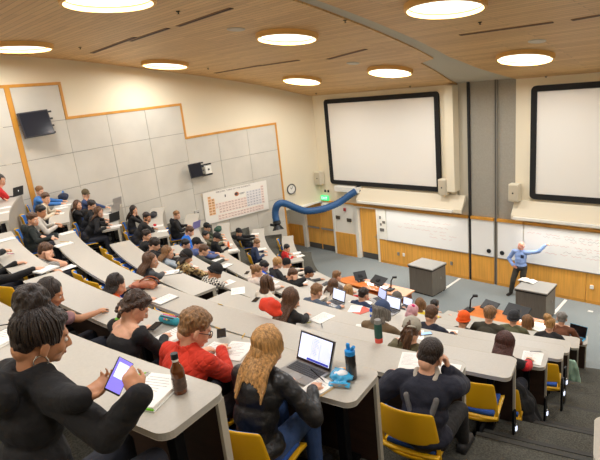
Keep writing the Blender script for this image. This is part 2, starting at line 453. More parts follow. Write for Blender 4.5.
# ---------------------------------------------------------------- doors
def door(name, x0, x1, y, z1, handle_side, bar=False):
    root = bpy.data.objects.new(name, None); COL.objects.link(root); root.location = ((x0+x1)/2, y, 0); root['kind'] = 'structure'
    w = x1-x0
    mb = MB(); mb.box((0, 0, .01+z1/2), (w-.02, .05, z1-.02)); mb.build('door_leaf', mat('door_oak', (232, 170, 78), .4, var=(2.5, .1, (6, 1, .3))), root, bevel=.004)
    mb = MB(); mb.box((0, -.03, .14), (w-.06, .012, .24)); mb.build('kick_plate', M_kick, root)
    if bar:
        mb = MB(); mb.box((0, -.075, 1.02), (w*.86, .05, .07)); mb.build('push_bar', M_steel, root, bevel=.008)
    else:
        hx = handle_side*(w/2-.08)
        mb = MB(); mb.box((hx, -.032, 1.02), (.06, .015, .2)); mb.tube([(hx, -.03, 1.02), (hx, -.08, 1.02), (hx-handle_side*.12, -.08, 1.02)], .011); mb.build('door_handle', M_steel, root, sm=.6)
    return root
door('door_1', -13.42, -12.5, YF+.12, 2.2, 1)
door('door_2', -16.55, -15.72, YF+.12, 2.2, 1, True)
door('door_3', -15.7, -14.86, YF+.12, 2.2, -1, True)
for nm, a, b in (('1', -13.6, -13.44), ('2', -12.5, -12.4), ('3', -16.75, -16.57), ('4', -14.85, -14.74)):
    slabx('trim_jamb_'+nm, a, b, YF-.03, YF+.2, 0, 2.28, M_white)
slabx('trim_door_head', -13.44, -12.5, YF-.02, YF+.2, 2.2, 2.29, M_white)
slabx('trim_door_head_double', -16.57, -14.85, YF-.02, YF+.2, 2.2, 2.29, M_white)
# ---------------------------------------------------------------- left wall: acoustic panels with stepped oak border
def wp(y, z, off=0.):
    e = .01; t = nrm(V(wallX(y+e)-wallX(y-e), 2*e, 0)); n = V(t[1], -t[0], 0); return V(wallX(y), y, z)+n*off
def wnorm(y):
    e = .01; t = nrm(V(wallX(y+e)-wallX(y-e), 2*e, 0)); return t, V(t[1], -t[0], 0)
def wall_slab(mb, y0, y1, z0, z1, o0, o1, n=6):
    vs = []; fs = []
    for i in range(n+1):
        y = y0+(y1-y0)*i/n; vs += [wp(y, z0, o0), wp(y, z1, o0), wp(y, z1, o1), wp(y, z0, o1)]
    for i in range(n):
        o = 4*i; q = o+4
        fs += [(o, q, q+1, o+1), (o+1, q+1, q+2, o+2), (o+2, q+2, q+3, o+3), (o+3, q+3, q, o)]
    fs += [(0, 1, 2, 3), (4*n+3, 4*n+2, 4*n+1, 4*n)]
    mb.add(vs, fs)
YS0, YS1, YS2 = 4.5, 6.1, 10.27
zlev = [7.98, 7.02, 5.86]
zl01 = [7.98, 7.02, 6.08, 5.1, 4.1, 3.1, 2.1, 1.1]; zl2 = [5.86, 4.86, 3.86, 2.86, 1.86, .9]
bay = [(YS0+.13, YS1-.08, 0), (YS1-.08, 7.38, 1), (7.38, 8.78, 1), (8.78, YS2-.07, 1), (YS2-.07, 11.6, 2), (11.6, 12.95, 2), (12.95, YV4-.06, 2)]
bay = [(-2., -.7, 0), (-.7, .6, 0), (.6, 1.9, 0), (1.9, 3.2, 0), (3.2, YS0-.02, 0)]+bay
mb = MB()
for y0, y1, top in bay:
    zs = (zl01[top:] if top < 2 else zl2)+[0.05]
    for i in range(len(zs)-1):
        wall_slab(mb, y0+.006, y1-.006, zs[i+1]+.006, zs[i]-.006-(.0), .0, .035, 3)
S(mb.build('trim_acoustic_panels', M_panel))
mb = MB()
for i in range(1):
    wall_slab(mb, -2, YS1-.05, .0, zlev[0], -.01, .01, 20); wall_slab(mb, YS1-.05, YS2, 0, zlev[1], -.01, .012, 10); wall_slab(mb, YS2, YV4-.03, 0, zlev[2], -.01, .012, 8)
S(mb.build('trim_panel_backing', M_gap))
mb = MB(); w = .075
for y0, y1, z in ((-2., YS1, zlev[0]), (YS1-w, YS2, zlev[1]), (YS2-w, YV4, zlev[2])): wall_slab(mb, y0, y1, z, z+w, 0, .05, 12)
for y, z0, z1 in ((YS1-w, zlev[1], zlev[0]), (YS2-w, zlev[2], zlev[1]), (YV4-w, 0, zlev[2]), (YS0-.02, 0, zlev[0])):
    wall_slab(mb, y, y+(w if y > 5 else .14), z0, z1, 0, .05, 2)
S(mb.build('trim_oak_border', M_oak))
# ---------------------------------------------------------------- lamps
M_lamp = mat('lit_lamp_diffuser', (255, 247, 232), .5, emit=2.2)
M_lampring = mat('lamp_wood_ring', (240, 190, 110), .5)
def ceil_frame(p):
    e = .2; d = (ceilZ(p[1]+e)-ceilZ(p[1]-e))/(2*e); ty = nrm(V(0, 1, d)); n = nrm(np.cross(V(1, 0, 0), ty)); return np.array([V(1, 0, 0), ty, n]).T
LAMP_E = 84
def lamp(p, label, r=.62, power=1.):
    t = thing('ceiling_light', label, 'ceiling light', p, group='round ceiling lights'); Mx = ceil_frame(p)
    t.rotation_euler = Matrix([list(x) for x in Mx]).to_euler()
    mb = MB(); n = 36; vs = []; prof = [(r+.08, -.002), (r+.07, -.1), (r+.02, -.105), (r+.0, -.002)]
    for a, z in prof:
        for k in range(n): vs.append(V(a*math.cos(2*PI*k/n), a*math.sin(2*PI*k/n), z))
    fs = [(i*n+k, i*n+(k+1) % n, ((i+1) % 4)*n+(k+1) % n, ((i+1) % 4)*n+k) for i in range(4) for k in range(n)]
    mb.add(vs, fs); mb.build('ring', M_lampring, t, sm=.6)
    mb = MB(); mb.lathe([(r, -.02), (r, -.008)], seg=36); mb.build('diffuser', M_lamp, t)
    L = bpy.data.lights.new('lamp_glow', 'AREA'); L.shape = 'DISK'; L.size = 2*r*.95; L.energy = LAMP_E*power; L.color = (.97, .985, 1.)
    lo = bpy.data.objects.new('lamp_glow', L); COL.objects.link(lo); lo.parent = t; lo.location = (0, 0, -.03)
    return t
for px, py, lb in ((108, -3, 'large round ceiling light cut by the top of the frame above the wall screen'), (20, 45, 'round ceiling light beside the stepped wall over the tall panel strip'), (165, 63, 'round ceiling light close to the long cream wall'),
                   (287, 35, 'round ceiling light beside the groove, before the one by the screen corner'), (302, 79, 'small round ceiling light close to the corner of the first screen'), (390, 70, 'round ceiling light just above the first projection screen'),
                   (445, 4, 'large round ceiling light touching the frame past the ceiling groove'), (525, 56, 'round ceiling light above the pillar and second screen')):
    p = on_ceil(px, py); lamp(p, lb, power=1.5 if p[1] > 13 else 1.)
for x, y in ((-13.5, 2.2), (-13.2, -1.), (-8.2, 1.3), (-8.2, -1.6), (-3.2, 5.6), (-3.0, 1.6), (-3, -1.8), (.8, 9.0), (1.2, 5.2), (1.2, 1.2), (-.9, 12.9)):
    lamp(V(x, y, ceilZ(y)), 'round ceiling light of the plank ceiling outside the view', power=1.6 if y > 12 else .62)
# cove lamps behind the hoods
for x0, x1 in ((-13.1, -8.9), (-6.8, 1.2)):
    L = bpy.data.lights.new('board_lamp', 'AREA'); L.shape = 'RECTANGLE'; L.size = x1-x0; L.size_y = .12; L.energy = 21*(x1-x0); L.color = (1, .99, .96)
    lo = bpy.data.objects.new('board_lamp', L); COL.objects.link(lo); lo.location = ((x0+x1)/2, YF-.37, 2.5); lo.rotation_euler = (math.radians(-40), 0, 0)
    slabx('trim_board_light_housing_%d' % int(-x0), x0, x1, YF-.44, YF-.335, 2.52, 2.6, M_white)
# air slots, detectors and speakers in the ceiling
M_slot = mat('slot_dark', (72, 50, 36), .8); M_disc = mat('ceiling_speaker_white', (214, 206, 190), .6)
def slot(a, b, label):
    p, q = on_ceil(*a), on_ceil(*b); t = thing('ceiling_vent', label, 'vent', (p+q)/2, group='slot vents in the ceiling')
    d = q-p; L = np.linalg.norm(d); Mx = ceil_frame((p+q)/2); ang = math.atan2(d@Mx[:, 1], d@Mx[:, 0])
    t.rotation_euler = (Matrix([list(x) for x in Mx])@Matrix.Rotation(ang, 3, 'Z')).to_euler()
    mb = MB(); mb.box((0, 0, -.004), (L, .07, .012)); mb.build('slot', M_slot, t)
    mb = MB(); mb.box((0, .045, -.005), (L, .02, .014)); mb.box((0, -.045, -.005), (L, .02, .014)); mb.build('slot_frame', mat('slot_frame_brown', (150, 108, 70), .5), t)
slot((92, 53), (135, 37), 'dark slot vent running from the cream wall side'); slot((130, 41), (168, 28), 'dark slot vent in line with the wall side slot'); slot((178, 26), (231, 8), 'dark slot vent toward the top of the frame')
slot((215, 73), (262, 65), 'short slot vent beside the small lamp by the wall'); slot((258, 66), (299, 60), 'short slot vent ending at the small lamp'); slot((328, 59), (366, 49), 'slot vent between the groove and the screen lamp')
slot((460, 35), (553, 22), 'long slot vent between the two lamps past the groove'); slot((572, 20), (600, 15), 'slot vent cut off by the frame past the groove')
for px, py, lb in ((236, 29, 'white disc speaker in the ceiling beside the big slot'), (353, 63, 'small white disc speaker beside the screen lamp'), (537, 41, 'white disc speaker beside the pillar lamp')):
    p = on_ceil(px, py); t = thing('ceiling_speaker', lb, 'speaker', p); t.rotation_euler = Matrix([list(x) for x in ceil_frame(p)]).to_euler()
    mb = MB(); mb.lathe([(.16, -.02), (.17, -.0)], seg=24); mb.build('grille_disc', M_disc, t); mb = MB(); mb.lathe([(.19, -.012), (.19, 0)], seg=24); mb.build('rim', M_disc, t)
for px, py, lb in ((178, 11, 'small sprinkler head near the top of the frame'), (80, 47, 'small sprinkler head between lamp and slot'), (345, 20, 'small sprinkler head beside the groove'), (480, 22, 'small sprinkler head past the groove'), (546, 76, 'small sprinkler head above the second screen'), (410, 86, 'small sprinkler head above the first screen'), (316, 93, 'small sprinkler head at the screen corner'), (208, 68, 'small sprinkler head by the cream wall')):
    p = on_ceil(px, py); mb = MB(); mb.lathe([(.03, -.05), (.012, -.045), (.012, -.015), (.04, -.01), (.04, 0)], seg=10); o = mb.build('sprinkler', M_dark, None, sm=.5); o.location = p; tag(o, lb, 'sprinkler', 'ceiling sprinklers')
# ================================================================ boards, screens and fittings of the front wall
M_red_ink = mat('faded_red_marker', (224, 190, 182), .6); M_grey_ink = mat('faded_grey_marker', (196, 190, 184), .6)
def squiggle(mb, x0, x1, z, y, amp=.022, th=.006, mi=0, gap=.16):
    x = x0
    while x < x1:
        w = random.uniform(.12, .4); n = max(4, int(w/.02)); pts = []
        f = random.uniform(30, 60); ph = random.uniform(0, 6)
        for i in range(n+1):
            xx = x+w*i/n; pts.append((xx, z+amp*math.sin(f*(xx-x)+ph)*random.uniform(.4, 1)))
        for (a, b), (c, d) in zip(pts, pts[1:]):
            mb.add([V(a, y, b-th), V(c, y, d-th), V(c, y, d+th), V(a, y, b+th)], [(0, 1, 2, 3)], mi)
        x += w+random.uniform(.04, gap)
def whiteboard(label, x0, x1, z0=1.0, z1=2.25, tray=True):
    t = thing('whiteboard', label, 'whiteboard', ((x0+x1)/2, YF, 0)); w = x1-x0
    mb = MB(); mb.box((0, -.012, (z0+z1)/2), (w, .03, z1-z0)); mb.build('board_surface', M_whiteboard, t, bevel=.003)
    mb = MB(); mb.box((0, -.03, z0-.005), (w, .075 if tray else .04, .022)); mb.build('pen_tray' if tray else 'lower_rail', M_steel, t)
    return t
b1 = whiteboard('long lit whiteboard between the oak door and the grey pillar', -12.0, -8.54)
mb = MB(); 
for i, z in enumerate((1.95, 1.78, 1.62)): squiggle(mb, -.6-.3*i, 1.1-.2*i, z, -.029)
for z in (1.5, 1.38): squiggle(mb, .2, 1.0, z, -.029, gap=.3)
mb.build('faint_marker_writing', M_red_ink, b1, fix=False)
b2 = whiteboard('long whiteboard the lecturer points at', -6.6, 1.4)
mb = MB()
for z, a, b in ((2.02, -3.9, -1.4), (1.86, -2.6, .4), (1.7, -3.2, -.6), (1.62, -2.4, .9), (1.42, -3.6, -.9), (1.36, -1.2, 1.2)): squiggle(mb, a, b, z, -.029, amp=.026, th=.007)
mb.build('faint_marker_writing', M_red_ink, b2, fix=False)
mb = MB()
for z, a, b in ((1.94, -3.4, -2.), (1.52, -2.8, -1.)): squiggle(mb, a, b, z, -.029, amp=.03, th=.007)
mb.build('faint_grey_writing', M_grey_ink, b2, fix=False)
def hole_panel(label, x0, x1, hx):
    t = whiteboard(label, x0, x1, 1.0, 2.26, False)
    mb = MB(); q = hx-(x0+x1)/2; mb.lathe([(.075, 0), (.075, .02)], seg=20)
    o = mb.build('round_black_pull', M_black, t); o.location = (q, -.028, 1.19); o.rotation_euler = (PI/2, 0, 0)
    mb = MB(); mb.lathe([(.03, 0), (.03, .006)], seg=14); p = mb.build('pull_recess', M_dark, o); p.location = (0, 0, .02)
hole_panel('wide white panel with black round pull under the pillar', -8.42, -7.62, -7.78)
hole_panel('narrow white panel with black round pull behind the lecturer', -7.48, -6.64, -7.32)
t = thing('control_panel', 'white switch panel strip beside the oak door', 'control panel', (-12.2, YF, 0))
mb = MB(); mb.box((0, -.02, 1.63), (.36, .05, 1.26)); mb.build('panel', M_white, t, bevel=.004)
for i, (x, z, w, h) in enumerate(((-.08, 1.9, .07, .12), (.08, 1.72, .12, .1), (-.06, 1.62, .07, .1), (-.02, 1.4, .2, .12))):
    mb = MB(); mb.box((x, -.05, z), (w, .02, h)); mb.build('switch', mat('switch_grey', (110, 104, 98), .5), t)
def screen(label, x0, x1, z0, z1):
    t = thing('projection_screen', label, 'projection screen', ((x0+x1)/2, YF, z0)); w = x1-x0; h = z1-z0; f = .17
    def rr(w, h, r, n=6):
        return [((w/2-r)*sx+r*math.cos(a), h/2+(h/2-r)*sz+r*math.sin(a)) for sx, sz, a0 in ((1, 1, 0), (-1, 1, PI/2), (-1, -1, PI), (1, -1, 1.5*PI)) for a in [a0+PI/2*i/n for i in range(n+1)]]
    o_ = rr(w, h, .14); i_ = [(x, z) for x, z in rr(w-2*f, h-2*f, .02)]; i_ = [(x, z+f) for x, z in i_]; n = len(o_); mb = MB(); vs = []
    for P, y in ((o_, -.02), (o_, -.1), (i_, -.1), (i_, -.02)): vs += [V(x, y, z) for x, z in P]
    mb.add(vs, [(k*n+i, k*n+(i+1) % n, ((k+1) % 4)*n+(i+1) % n, ((k+1) % 4)*n+i) for k in range(4) for i in range(n)])
    mb.build('screen_frame', mat('black_velvet_frame', (20, 19, 18), .8), t)
    mb = MB(); mb.box((0, -.045, h/2), (w-2*f+.02, .03, h-2*f+.02)); mb.build('screen_cloth', M_screen, t)
screen('large blank screen in a black frame beside the hall corner', -14.72, -9.5, 3.14, 6.6)
screen('large blank screen in a black frame cut by the picture edge', -6.42, -1.2, 3.14, 6.55)
def speaker(label, x, z, h=.56, w=.31, d=.26, yo=0.):
    t = thing('wall_speaker', label, 'speaker', (x, YF-.16-yo, z))
    mb = MB(); mb.box((0, -d/2+.1, 0), (w, d, h)); mb.build('cabinet', mat('cream_speaker', (226, 216, 192), .6), t, bevel=.012)
    mb = MB(); mb.box((0, -d/2-.06+.005, 0), (w*.84, .012, h*.86)); mb.build('grille', mat('speaker_grille', (204, 192, 166), .8, bump=(400, .4)), t, bevel=.004)
    mb = MB(); mb.lathe([(.028, 0), (.028, .012)], seg=14); o = mb.build('emblem', M_dark, t); o.location = (0, -d/2-.05, .0); o.rotation_euler = (PI/2, 0, 0)
    mb = MB(); mb.box((0, .12, 0), (.1, .14, .2)); mb.build('bracket', M_white, t)
speaker('cream speaker box on the wall beside the corner of the first screen', -15.25, 3.38)
speaker('cream speaker box at the lower corner of the first screen beside the pillar', -9.33, 3.36)
speaker('cream speaker box between pillar and second screen', -6.84, 3.34)
# double-door signs, clock, alarm, plates
M_green = mat('green_exit_glow', (60, 214, 130), .5, emit=.9)
t = thing('exit_sign', 'green lit EXIT sign above the double doors', 'sign', (-15.17, YF-.02, 2.47))
mb = MB(); mb.box((0, -.03, 0), (.42, .07, .22)); mb.build('sign_box', M_green, t, bevel=.006)
def text_mesh(s, size, align='CENTER'):
    cu = bpy.data.curves.new('letters', 'FONT'); cu.body = s; cu.size = size; cu.align_x = align; cu.align_y = 'CENTER'; cu.extrude = .001
    o = bpy.data.objects.new('letters', cu); _TMP.collection.objects.link(o); _TMP.view_layers[0].update(); dg = _TMP.view_layers[0].depsgraph
    me = bpy.data.meshes.new_from_object(o.evaluated_get(dg)); bpy.data.objects.remove(o); return me
o = link('exit_lettering', text_mesh('EXIT', .17), mat('exit_letter_white', (240, 255, 245), .5, emit=1.2), t); o.location = (0, -.067, 0); o.rotation_euler = (PI/2, 0, 0)
yc = at_y(291, 189, 15.3)[1]; yc = on_wall(291, 189)[1]
tn, nn = wnorm(yc); t = thing('wall_clock', 'round white wall clock with grey rim beside the oak strip', 'clock', wp(yc, on_wall(291, 189)[2], .01)); t.rotation_euler = (PI/2, 0, math.atan2(nn[1], nn[0])+PI/2)
mb = MB(); mb.lathe([(.2, 0), (.2, .03)], seg=32); mb.build('clock_face', M_white, t)
mb = MB(); n = 32; mb.tube([V(.2*math.cos(2*PI*i/n), .2*math.sin(2*PI*i/n), .03) for i in range(n+1)], .024, 8); mb.build('clock_rim', mat('clock_rim_grey', (96, 92, 88), .4), t, sm=1)
for nm, a, L in (('hour_hand', 2.2, .09), ('minute_hand', .9, .14)):
    mb = MB(); mb.box((math.cos(a)*L/2, math.sin(a)*L/2, .036), (L, .016, .006), rz=a); mb.build(nm, M_black, t)
def plate(name, label, cat, x, z, w, h, mt, d=.03, y=YF):
    mb = MB(); mb.box((0, -d/2, 0), (w, d, h)); o = mb.build(name, mt, None, bevel=.004); o.location = (x, y-.001, z); tag(o, label, cat); return o
pl = mat('bronze_plate', (92, 82, 68), .45, metal=.3)
plate('wall_plate', 'dark metal plate on the pier beside the double doors', 'wall plate', -14.55, 1.66, .22, .15, pl); plate('wall_plate', 'dark metal plate on the pier beside the single door', 'wall plate', -13.93, 1.6, .24, .15, pl)
plate('fire_alarm', 'small red fire alarm high on the pier between the doors', 'fire alarm', -14.12, 2.05, .1, .13, mat('alarm_red', (186, 40, 44), .4), .06)
plate('emergency_light', 'small white emergency light above the double doors', 'emergency light', -15.25, 2.1, .3, .2, mat('emergency_white', (250, 244, 226), .5), .1, YF-.0)
plate('wall_jack', 'small black jack plate below the corner speaker', 'wall plate', -15.15, 2.78, .08, .1, M_dark); plate('wall_jack', 'second small black jack plate below the corner speaker', 'wall plate', -14.97, 2.78, .08, .1, M_dark)
plate('wall_socket', 'steel socket plate in the oak panels under the first board', 'socket', -11.5, .5, .09, .13, M_steel, y=YF-.03); plate('wall_socket', 'white socket plate under the first board', 'socket', -11.25, .5, .09, .13, M_white, y=YF-.03); plate('wall_socket', 'steel socket plate in oak panels behind the first podium', 'socket', -9.2, .5, .09, .13, M_steel, y=YF-.03)
plate('wall_socket', 'white socket plate low in the oak panels near the picture edge', 'socket', -4.55, .55, .1, .12, M_white, y=YF-.03)
# ---------------------------------------------------------------- left wall things
def wall_frame(y, z, off):
    tn, nn = wnorm(y); p = wp(y, z, off); M = np.array([tn, V(0, 0, 1), nn]).T   # local x along wall (towards front), y up, z out
    return p, M
def place_frame(t, p, M): t.location = [float(v) for v in p]; t.rotation_euler = Matrix([list(x) for x in M]).to_euler()
p, Mw = wall_frame(12.02, 3.2, .12); Mw = Mw@np.array([[math.cos(-.03), -math.sin(-.03), 0], [math.sin(-.03), math.cos(-.03), 0], [0, 0, 1]])
t = thing('periodic_chart', 'large white periodic table chart on the grey wall panels', 'chart'); place_frame(t, p, Mw); t.scale = (1.17, .92, 1)
W_, H_ = 2.56, 1.28
mb = MB(); mb.box((0, 0, 0), (W_, H_, .02)); mb.build('chart_board', mat('chart_white', (244, 238, 226), .5), t)
EL = "H He Li Be B C N O F Ne Na Mg Al Si P S Cl Ar K Ca Sc Ti V Cr Mn Fe Co Ni Cu Zn Ga Ge As Se Br Kr Rb Sr Y Zr Nb Mo Tc Ru Rh Pd Ag Cd In Sn Sb Te I Xe Cs Ba La Ce Pr Nd Pm Sm Eu Gd Tb Dy Ho Er Tm Yb Lu Hf Ta W Re Os Ir Pt Au Hg Tl Pb Bi Po At Rn Fr Ra Ac Th Pa U Np Pu Am Cm Bk Cf Es Fm Md No Lr Rf Db Sg Bh Hs Mt Ds Rg Cn Nh Fl Mc Lv Ts Og".split()
def cell(zn):
    if zn == 1: return 0, 0
    if zn == 2: return 17, 0
    if zn <= 10: return (zn-3 if zn < 5 else zn+7), 1
    if zn <= 18: return (zn-11 if zn < 13 else zn-1), 2
    if zn <= 36: return zn-19, 3
    if zn <= 54: return zn-37, 4
    if zn <= 56: return zn-55, 5
    if zn <= 71: return zn-57+2.5, 7.4
    if zn <= 86: return zn-72+3, 5
    if zn <= 88: return zn-87, 6
    if zn <= 103: return zn-89+2.5, 8.4
    return zn-104+3, 6
cw, chh = .125, .112; x0c = -1.06; y0c = .41
cells = {'orange': MB(), 'pale': MB(), 'grey': MB()}; lets = MB(); font = {}
for i, s in enumerate(EL):
    c, r = cell(i+1); x = x0c+c*cw; y = y0c-r*chh
    k = 'orange' if c < 2 and r < 7 else ('grey' if c >= 12 and r < 7 and c != 17 else 'pale')
    cells[k].box((x, y, .012), (cw*.9, chh*.86, .004))
    me = text_mesh(s, .068); vs = [V(v.co.x+x, v.co.y+y, .0155) for v in me.vertices]; lets.add(vs, [tuple(p.vertices) for p in me.polygons]); bpy.data.meshes.remove(me)
for k, c in (('orange', (238, 184, 128)), ('pale', (244, 220, 206)), ('grey', (226, 222, 222))): cells[k].build('element_cells', mat('chart_cell_'+k, c, .6), t)
lets.build('element_lettering', mat('chart_ink', (84, 70, 70), .6), t, fix=False)
o = link('heading_lettering', text_mesh('PERIODIC TABLE OF THE ELEMENTS', .085), mat('chart_heading_ink', (120, 100, 96), .6), t); o.location = (-.1, .57, .012)
mb = MB(); mb.lathe([(.09, 0), (.09, .004)], seg=20); o = mb.build('round_emblem', mat('emblem_orange', (206, 122, 70), .5), t); o.location = (.0, .33, .011)
mb = MB(); mb.lathe([(.058, 0), (.058, .004)], seg=20); o2 = mb.build('emblem_centre', mat('emblem_dark', (70, 60, 60), .5), o); o2.location = (-.02, .01, .004)
mb = MB(); mb.box((.22, .33, .012), (.22, .02, .003)); mb.box((.2, .29, .012), (.16, .014, .003)); mb.box((-.45, .36, .012), (.04, .1, .003)); mb.build('legend_lines', mat('chart_ink'), t)
def wall_monitor(label, y, z, w, h, out, tilt, bw):
    p, M = wall_frame(y, z, out); t = thing('wall_monitor', label, 'monitor'); place_frame(t, p, M)
    R1 = np.array(Matrix.Rotation(tilt[0], 3, 'X')@Matrix.Rotation(tilt[1], 3, 'Y'))
    mb = MB(); mb.box((0, 0, 0), (w, h, .09), M=R1); mb.build('display_case', mat('monitor_charcoal', (46, 46, 52), .35), t, bevel=.012)
    mb = MB(); mb.box(R1@V(0, 0, .047), (w*.92, h*.9, .006), M=R1); mb.build('display_glass', mat('monitor_glass', (36, 38, 46), .15), t)
    mb = MB()
    for yy in (-h*.42, -h*.14, h*.14, h*.42): mb.box((w*.52+.06, yy, -.04), (.16, .05, .06))
    mb.box((w*.5, 0, -.08), (.05, h*.9, .05)); mb.build('bracket_arms', M_black, t, bevel=.006)
    mb = MB(); mb.box((w*.3, 0, -out/2-.03), (.12, .2, out-.06)); mb.build('wall_mount', bw, t, bevel=.006)
q1 = on_wall(29, 124.5); q2 = on_wall(190, 170); q3 = on_wall(203, 169.5); q4 = on_wall(196, 213); print('mon', q1, q2, q3)
wall_monitor('black wall monitor on bracket high beside the oak strip', q1[1], q1[2], .78, .66, .3, (-.15, -.25), M_black)
wall_monitor('smaller dark wall monitor with white mount above the chart', q2[1], q2[2], .46, .5, .34, (-.15, -.3), M_white)
p, M = wall_frame(q3[1], q3[2], .2); t = thing('projector_box', 'small white box with black arms next to the smaller wall monitor', 'projector'); place_frame(t, p, M)
mb = MB(); mb.box((0, 0, 0), (.26, .26, .3)); mb.build('case', M_white, t, bevel=.01); mb = MB(); mb.box((0, .02, .155), (.06, .06, .02)); mb.build('lens', M_dark, t)
mb = MB(); mb.box((.0, .19, .0), (.46, .05, .06)); mb.box((.03, -.19, .0), (.42, .05, .06)); mb.build('arm', M_black, t)
p, M = wall_frame(q4[1], q4[2], .06); t = thing('outlet_box', 'pale outlet box with dark sockets beside the periodic chart', 'outlet'); place_frame(t, p, M)
mb = MB(); mb.box((0, 0, 0), (.2, .22, .05)); mb.build('box', mat('outlet_grey', (196, 190, 180), .5), t, bevel=.004); mb = MB(); mb.box((.03, .02, .03), (.04, .04, .02)); mb.box((-.05, -.06, .03), (.2, .04, .02)); mb.build('socket', M_dark, t)
# blue fume hose
pts = [((356, 191), 15.98), ((350, 195), 15.8), ((340, 202), 15.5), ((329, 207), 15.1), ((318, 210), 14.7), ((306, 211), 14.3), ((296, 208), 13.95), ((288, 204.5), 13.7), ((282, 203), 13.5), ((277.5, 205), 13.35), ((275.5, 210), 13.3), ((275.5, 216), 13.27), ((276.5, 221), 13.25)]
P = [at_y(*q, y) for q, y in pts]
# smooth + ribbed
t = thing('extraction_hose', 'blue flexible hose looping out from the wall beside the double doors', 'hose')
from mathutils.geometry import interpolate_bezier
Q = []
for i in range(len(P)-1):
    p0 = P[max(i-1, 0)]; p1 = P[i]; p2 = P[i+1]; p3 = P[min(i+2, len(P)-1)]
    for k in range(8):
        u = k/8; Q.append(.5*((2*p1)+(-p0+p2)*u+(2*p0-5*p1+4*p2-p3)*u*u+(-p0+3*p1-3*p2+p3)*u**3))
Q.append(P[-1])
mb = MB(); mb.tube(Q, [.132+.012*(i % 2) for i in range(len(Q))], 14); mb.build('hose', mat('hose_blue', (38, 84, 132), .5), t, sm=1.2)
mb = MB(); d = nrm(P[-1]-P[-2]); e = P[-1]; mb.tube([e, e+d*.12, e+d*.16, e+d*.36], [.16, .16, .12, .24], 14); mb.build('nozzle_hood', M_black, t, sm=.5)
mb = MB(); mb.box(e+V(-.16, -.05, -.18), (.34, .05, .1)); mb.build('nozzle_handle', M_black, t)
mb = MB(); a = P[0]; mb.tube([a+V(0, .22, .02), a+V(0, .0, 0)], [.17, .17], 14); mb.build('wall_flange', M_black, t, sm=.5)
mb = MB(); mb.box((-13.75, YF-.12, 2.98), (1.3, .3, .24)); o = mb.build('hose_bracket_box', M_white, None, bevel=.02); tag(o, 'white bracket box holding the blue hose on the wall', 'bracket')
# ---------------------------------------------------------------- podiums
M_podg = mat('podium_grey_laminate', (112, 106, 96), .5, var=(14, .12, (3, 3, .2))); M_podt = mat('podium_top_grey', (150, 146, 138), .4, var=(30, .05))
def podium(label, F_, L_, R_, z, tint):
    f, l, r = [at_z(*q, z) for q in (F_, L_, R_)]; a = l-f; a[2] = 0; wa = np.linalg.norm(a); a = a/wa; b = V(a[1], -a[0], 0); b = b if (b@(r-f)) > 0 else -b; wb = abs((r-f)@b)
    c = f+a*wa/2+b*wb/2; rz = math.atan2(-a[1], -a[0]); t = thing('podium', label, 'podium', (c[0], c[1], 0), rz)
    print(label, wa, wb, c)
    mb = MB(); mb.box((0, 0, .05+(z-.09)/2), (wa-.06, wb-.06, z-.09)); mb.build('cabinet', M_podg, t, bevel=.005)
    mb = MB(); mb.box((0, 0, .03), (wa-.12, wb-.12, .06)); mb.build('plinth', M_dark, t)
    mb = MB(); mb.box((0, 0, z-.02), (wa, wb, .04)); mb.build('top', M_podt, t, bevel=.006)
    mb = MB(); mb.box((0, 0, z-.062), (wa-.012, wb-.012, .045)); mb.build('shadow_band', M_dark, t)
    mb = MB(); mb.box((wa/2-.025, .1, z*.55), (.012, .03, .08)); mb.build('latch', M_steel, t)
    return t, wa, wb
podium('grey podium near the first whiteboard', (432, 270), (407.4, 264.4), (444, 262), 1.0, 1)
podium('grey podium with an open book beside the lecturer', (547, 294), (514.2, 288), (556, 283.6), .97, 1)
def floor_strip(label, a, b):
    p, q = at_z(*a, .0), at_z(*b, .0); d = q-p; mb = MB(); mb.box((0, 0, .006), (np.linalg.norm(d), .09, .012)); o = mb.build('cable_cover', mat('cable_cover_white', (232, 228, 220), .5), None, bevel=.003); o.location = (p+q)/2; o.rotation_euler = (0, 0, math.atan2(d[1], d[0])); tag(o, label, 'cable cover')
floor_strip('white cable strip on the carpet running from the first podium', (441, 291.5), (460, 278.5)); floor_strip('white cable strip on the carpet running from the podium with the book', (553.5, 314), (566, 300))
floor_strip('short pale floor plate on the carpet by the picture edge', (588, 311), (593, 312))
# ---------------------------------------------------------------- instructor tables with monitors
M_tab = mat('cherry_table_top', (226, 128, 56), .3, var=(4, .12, (1, 8, 1)), coat=.3); M_tabl = mat('pale_cherry_leaf', (222, 160, 116), .35, var=(4, .08, (1, 8, 1))); M_tabd = mat('cherry_table_side', (128, 62, 30), .45)
def table(label, xl, xs, xr, y0, y1, z=.78):
    t = thing('instructor_table', label, 'table', ((xl+xr)/2, (y0+y1)/2, 0)); cx_ = (xl+xr)/2; h = (y1-y0)/2; w = (xr-xl)/2
    def top(nm, a, b, mt, tip):
        pts = [(a, -h), (b, -h), (b, h), (a, h)] if not tip else [(a+.0, -h+.1), (a+.5, -h), (b, -h), (b, h), (a+.35, h)]
        mb = MB(); mb.prism(pts, z-.04, z); mb.build(nm, mt, t, bevel=.006)
    top('table_top', xl-cx_, xs-cx_, M_tab, True); top('table_leaf', xs-cx_+.006, xr-cx_, M_tabl, False)
    mb = MB(); mb.box(((xl+xs)/2-cx_+.2, h-.06, z/2-.02), (xs-xl-.5, .03, z-.06)); mb.build('front_panel', M_tabd, t)
    mb = MB(); mb.box(((xl+xs)/2-cx_+.2, -h+.1, z-.16), (xs-xl-.5, .2, .03)); mb.build('keyboard_shelf', M_tab, t)
    for x in (xl-cx_+.55, xs-cx_-.1, xr-cx_-.1): mb = MB(); mb.box((x, 0, z/2-.02), (.05, 2*h-.16, z-.04)); mb.build('table_leg', M_tabd, t)
    return t
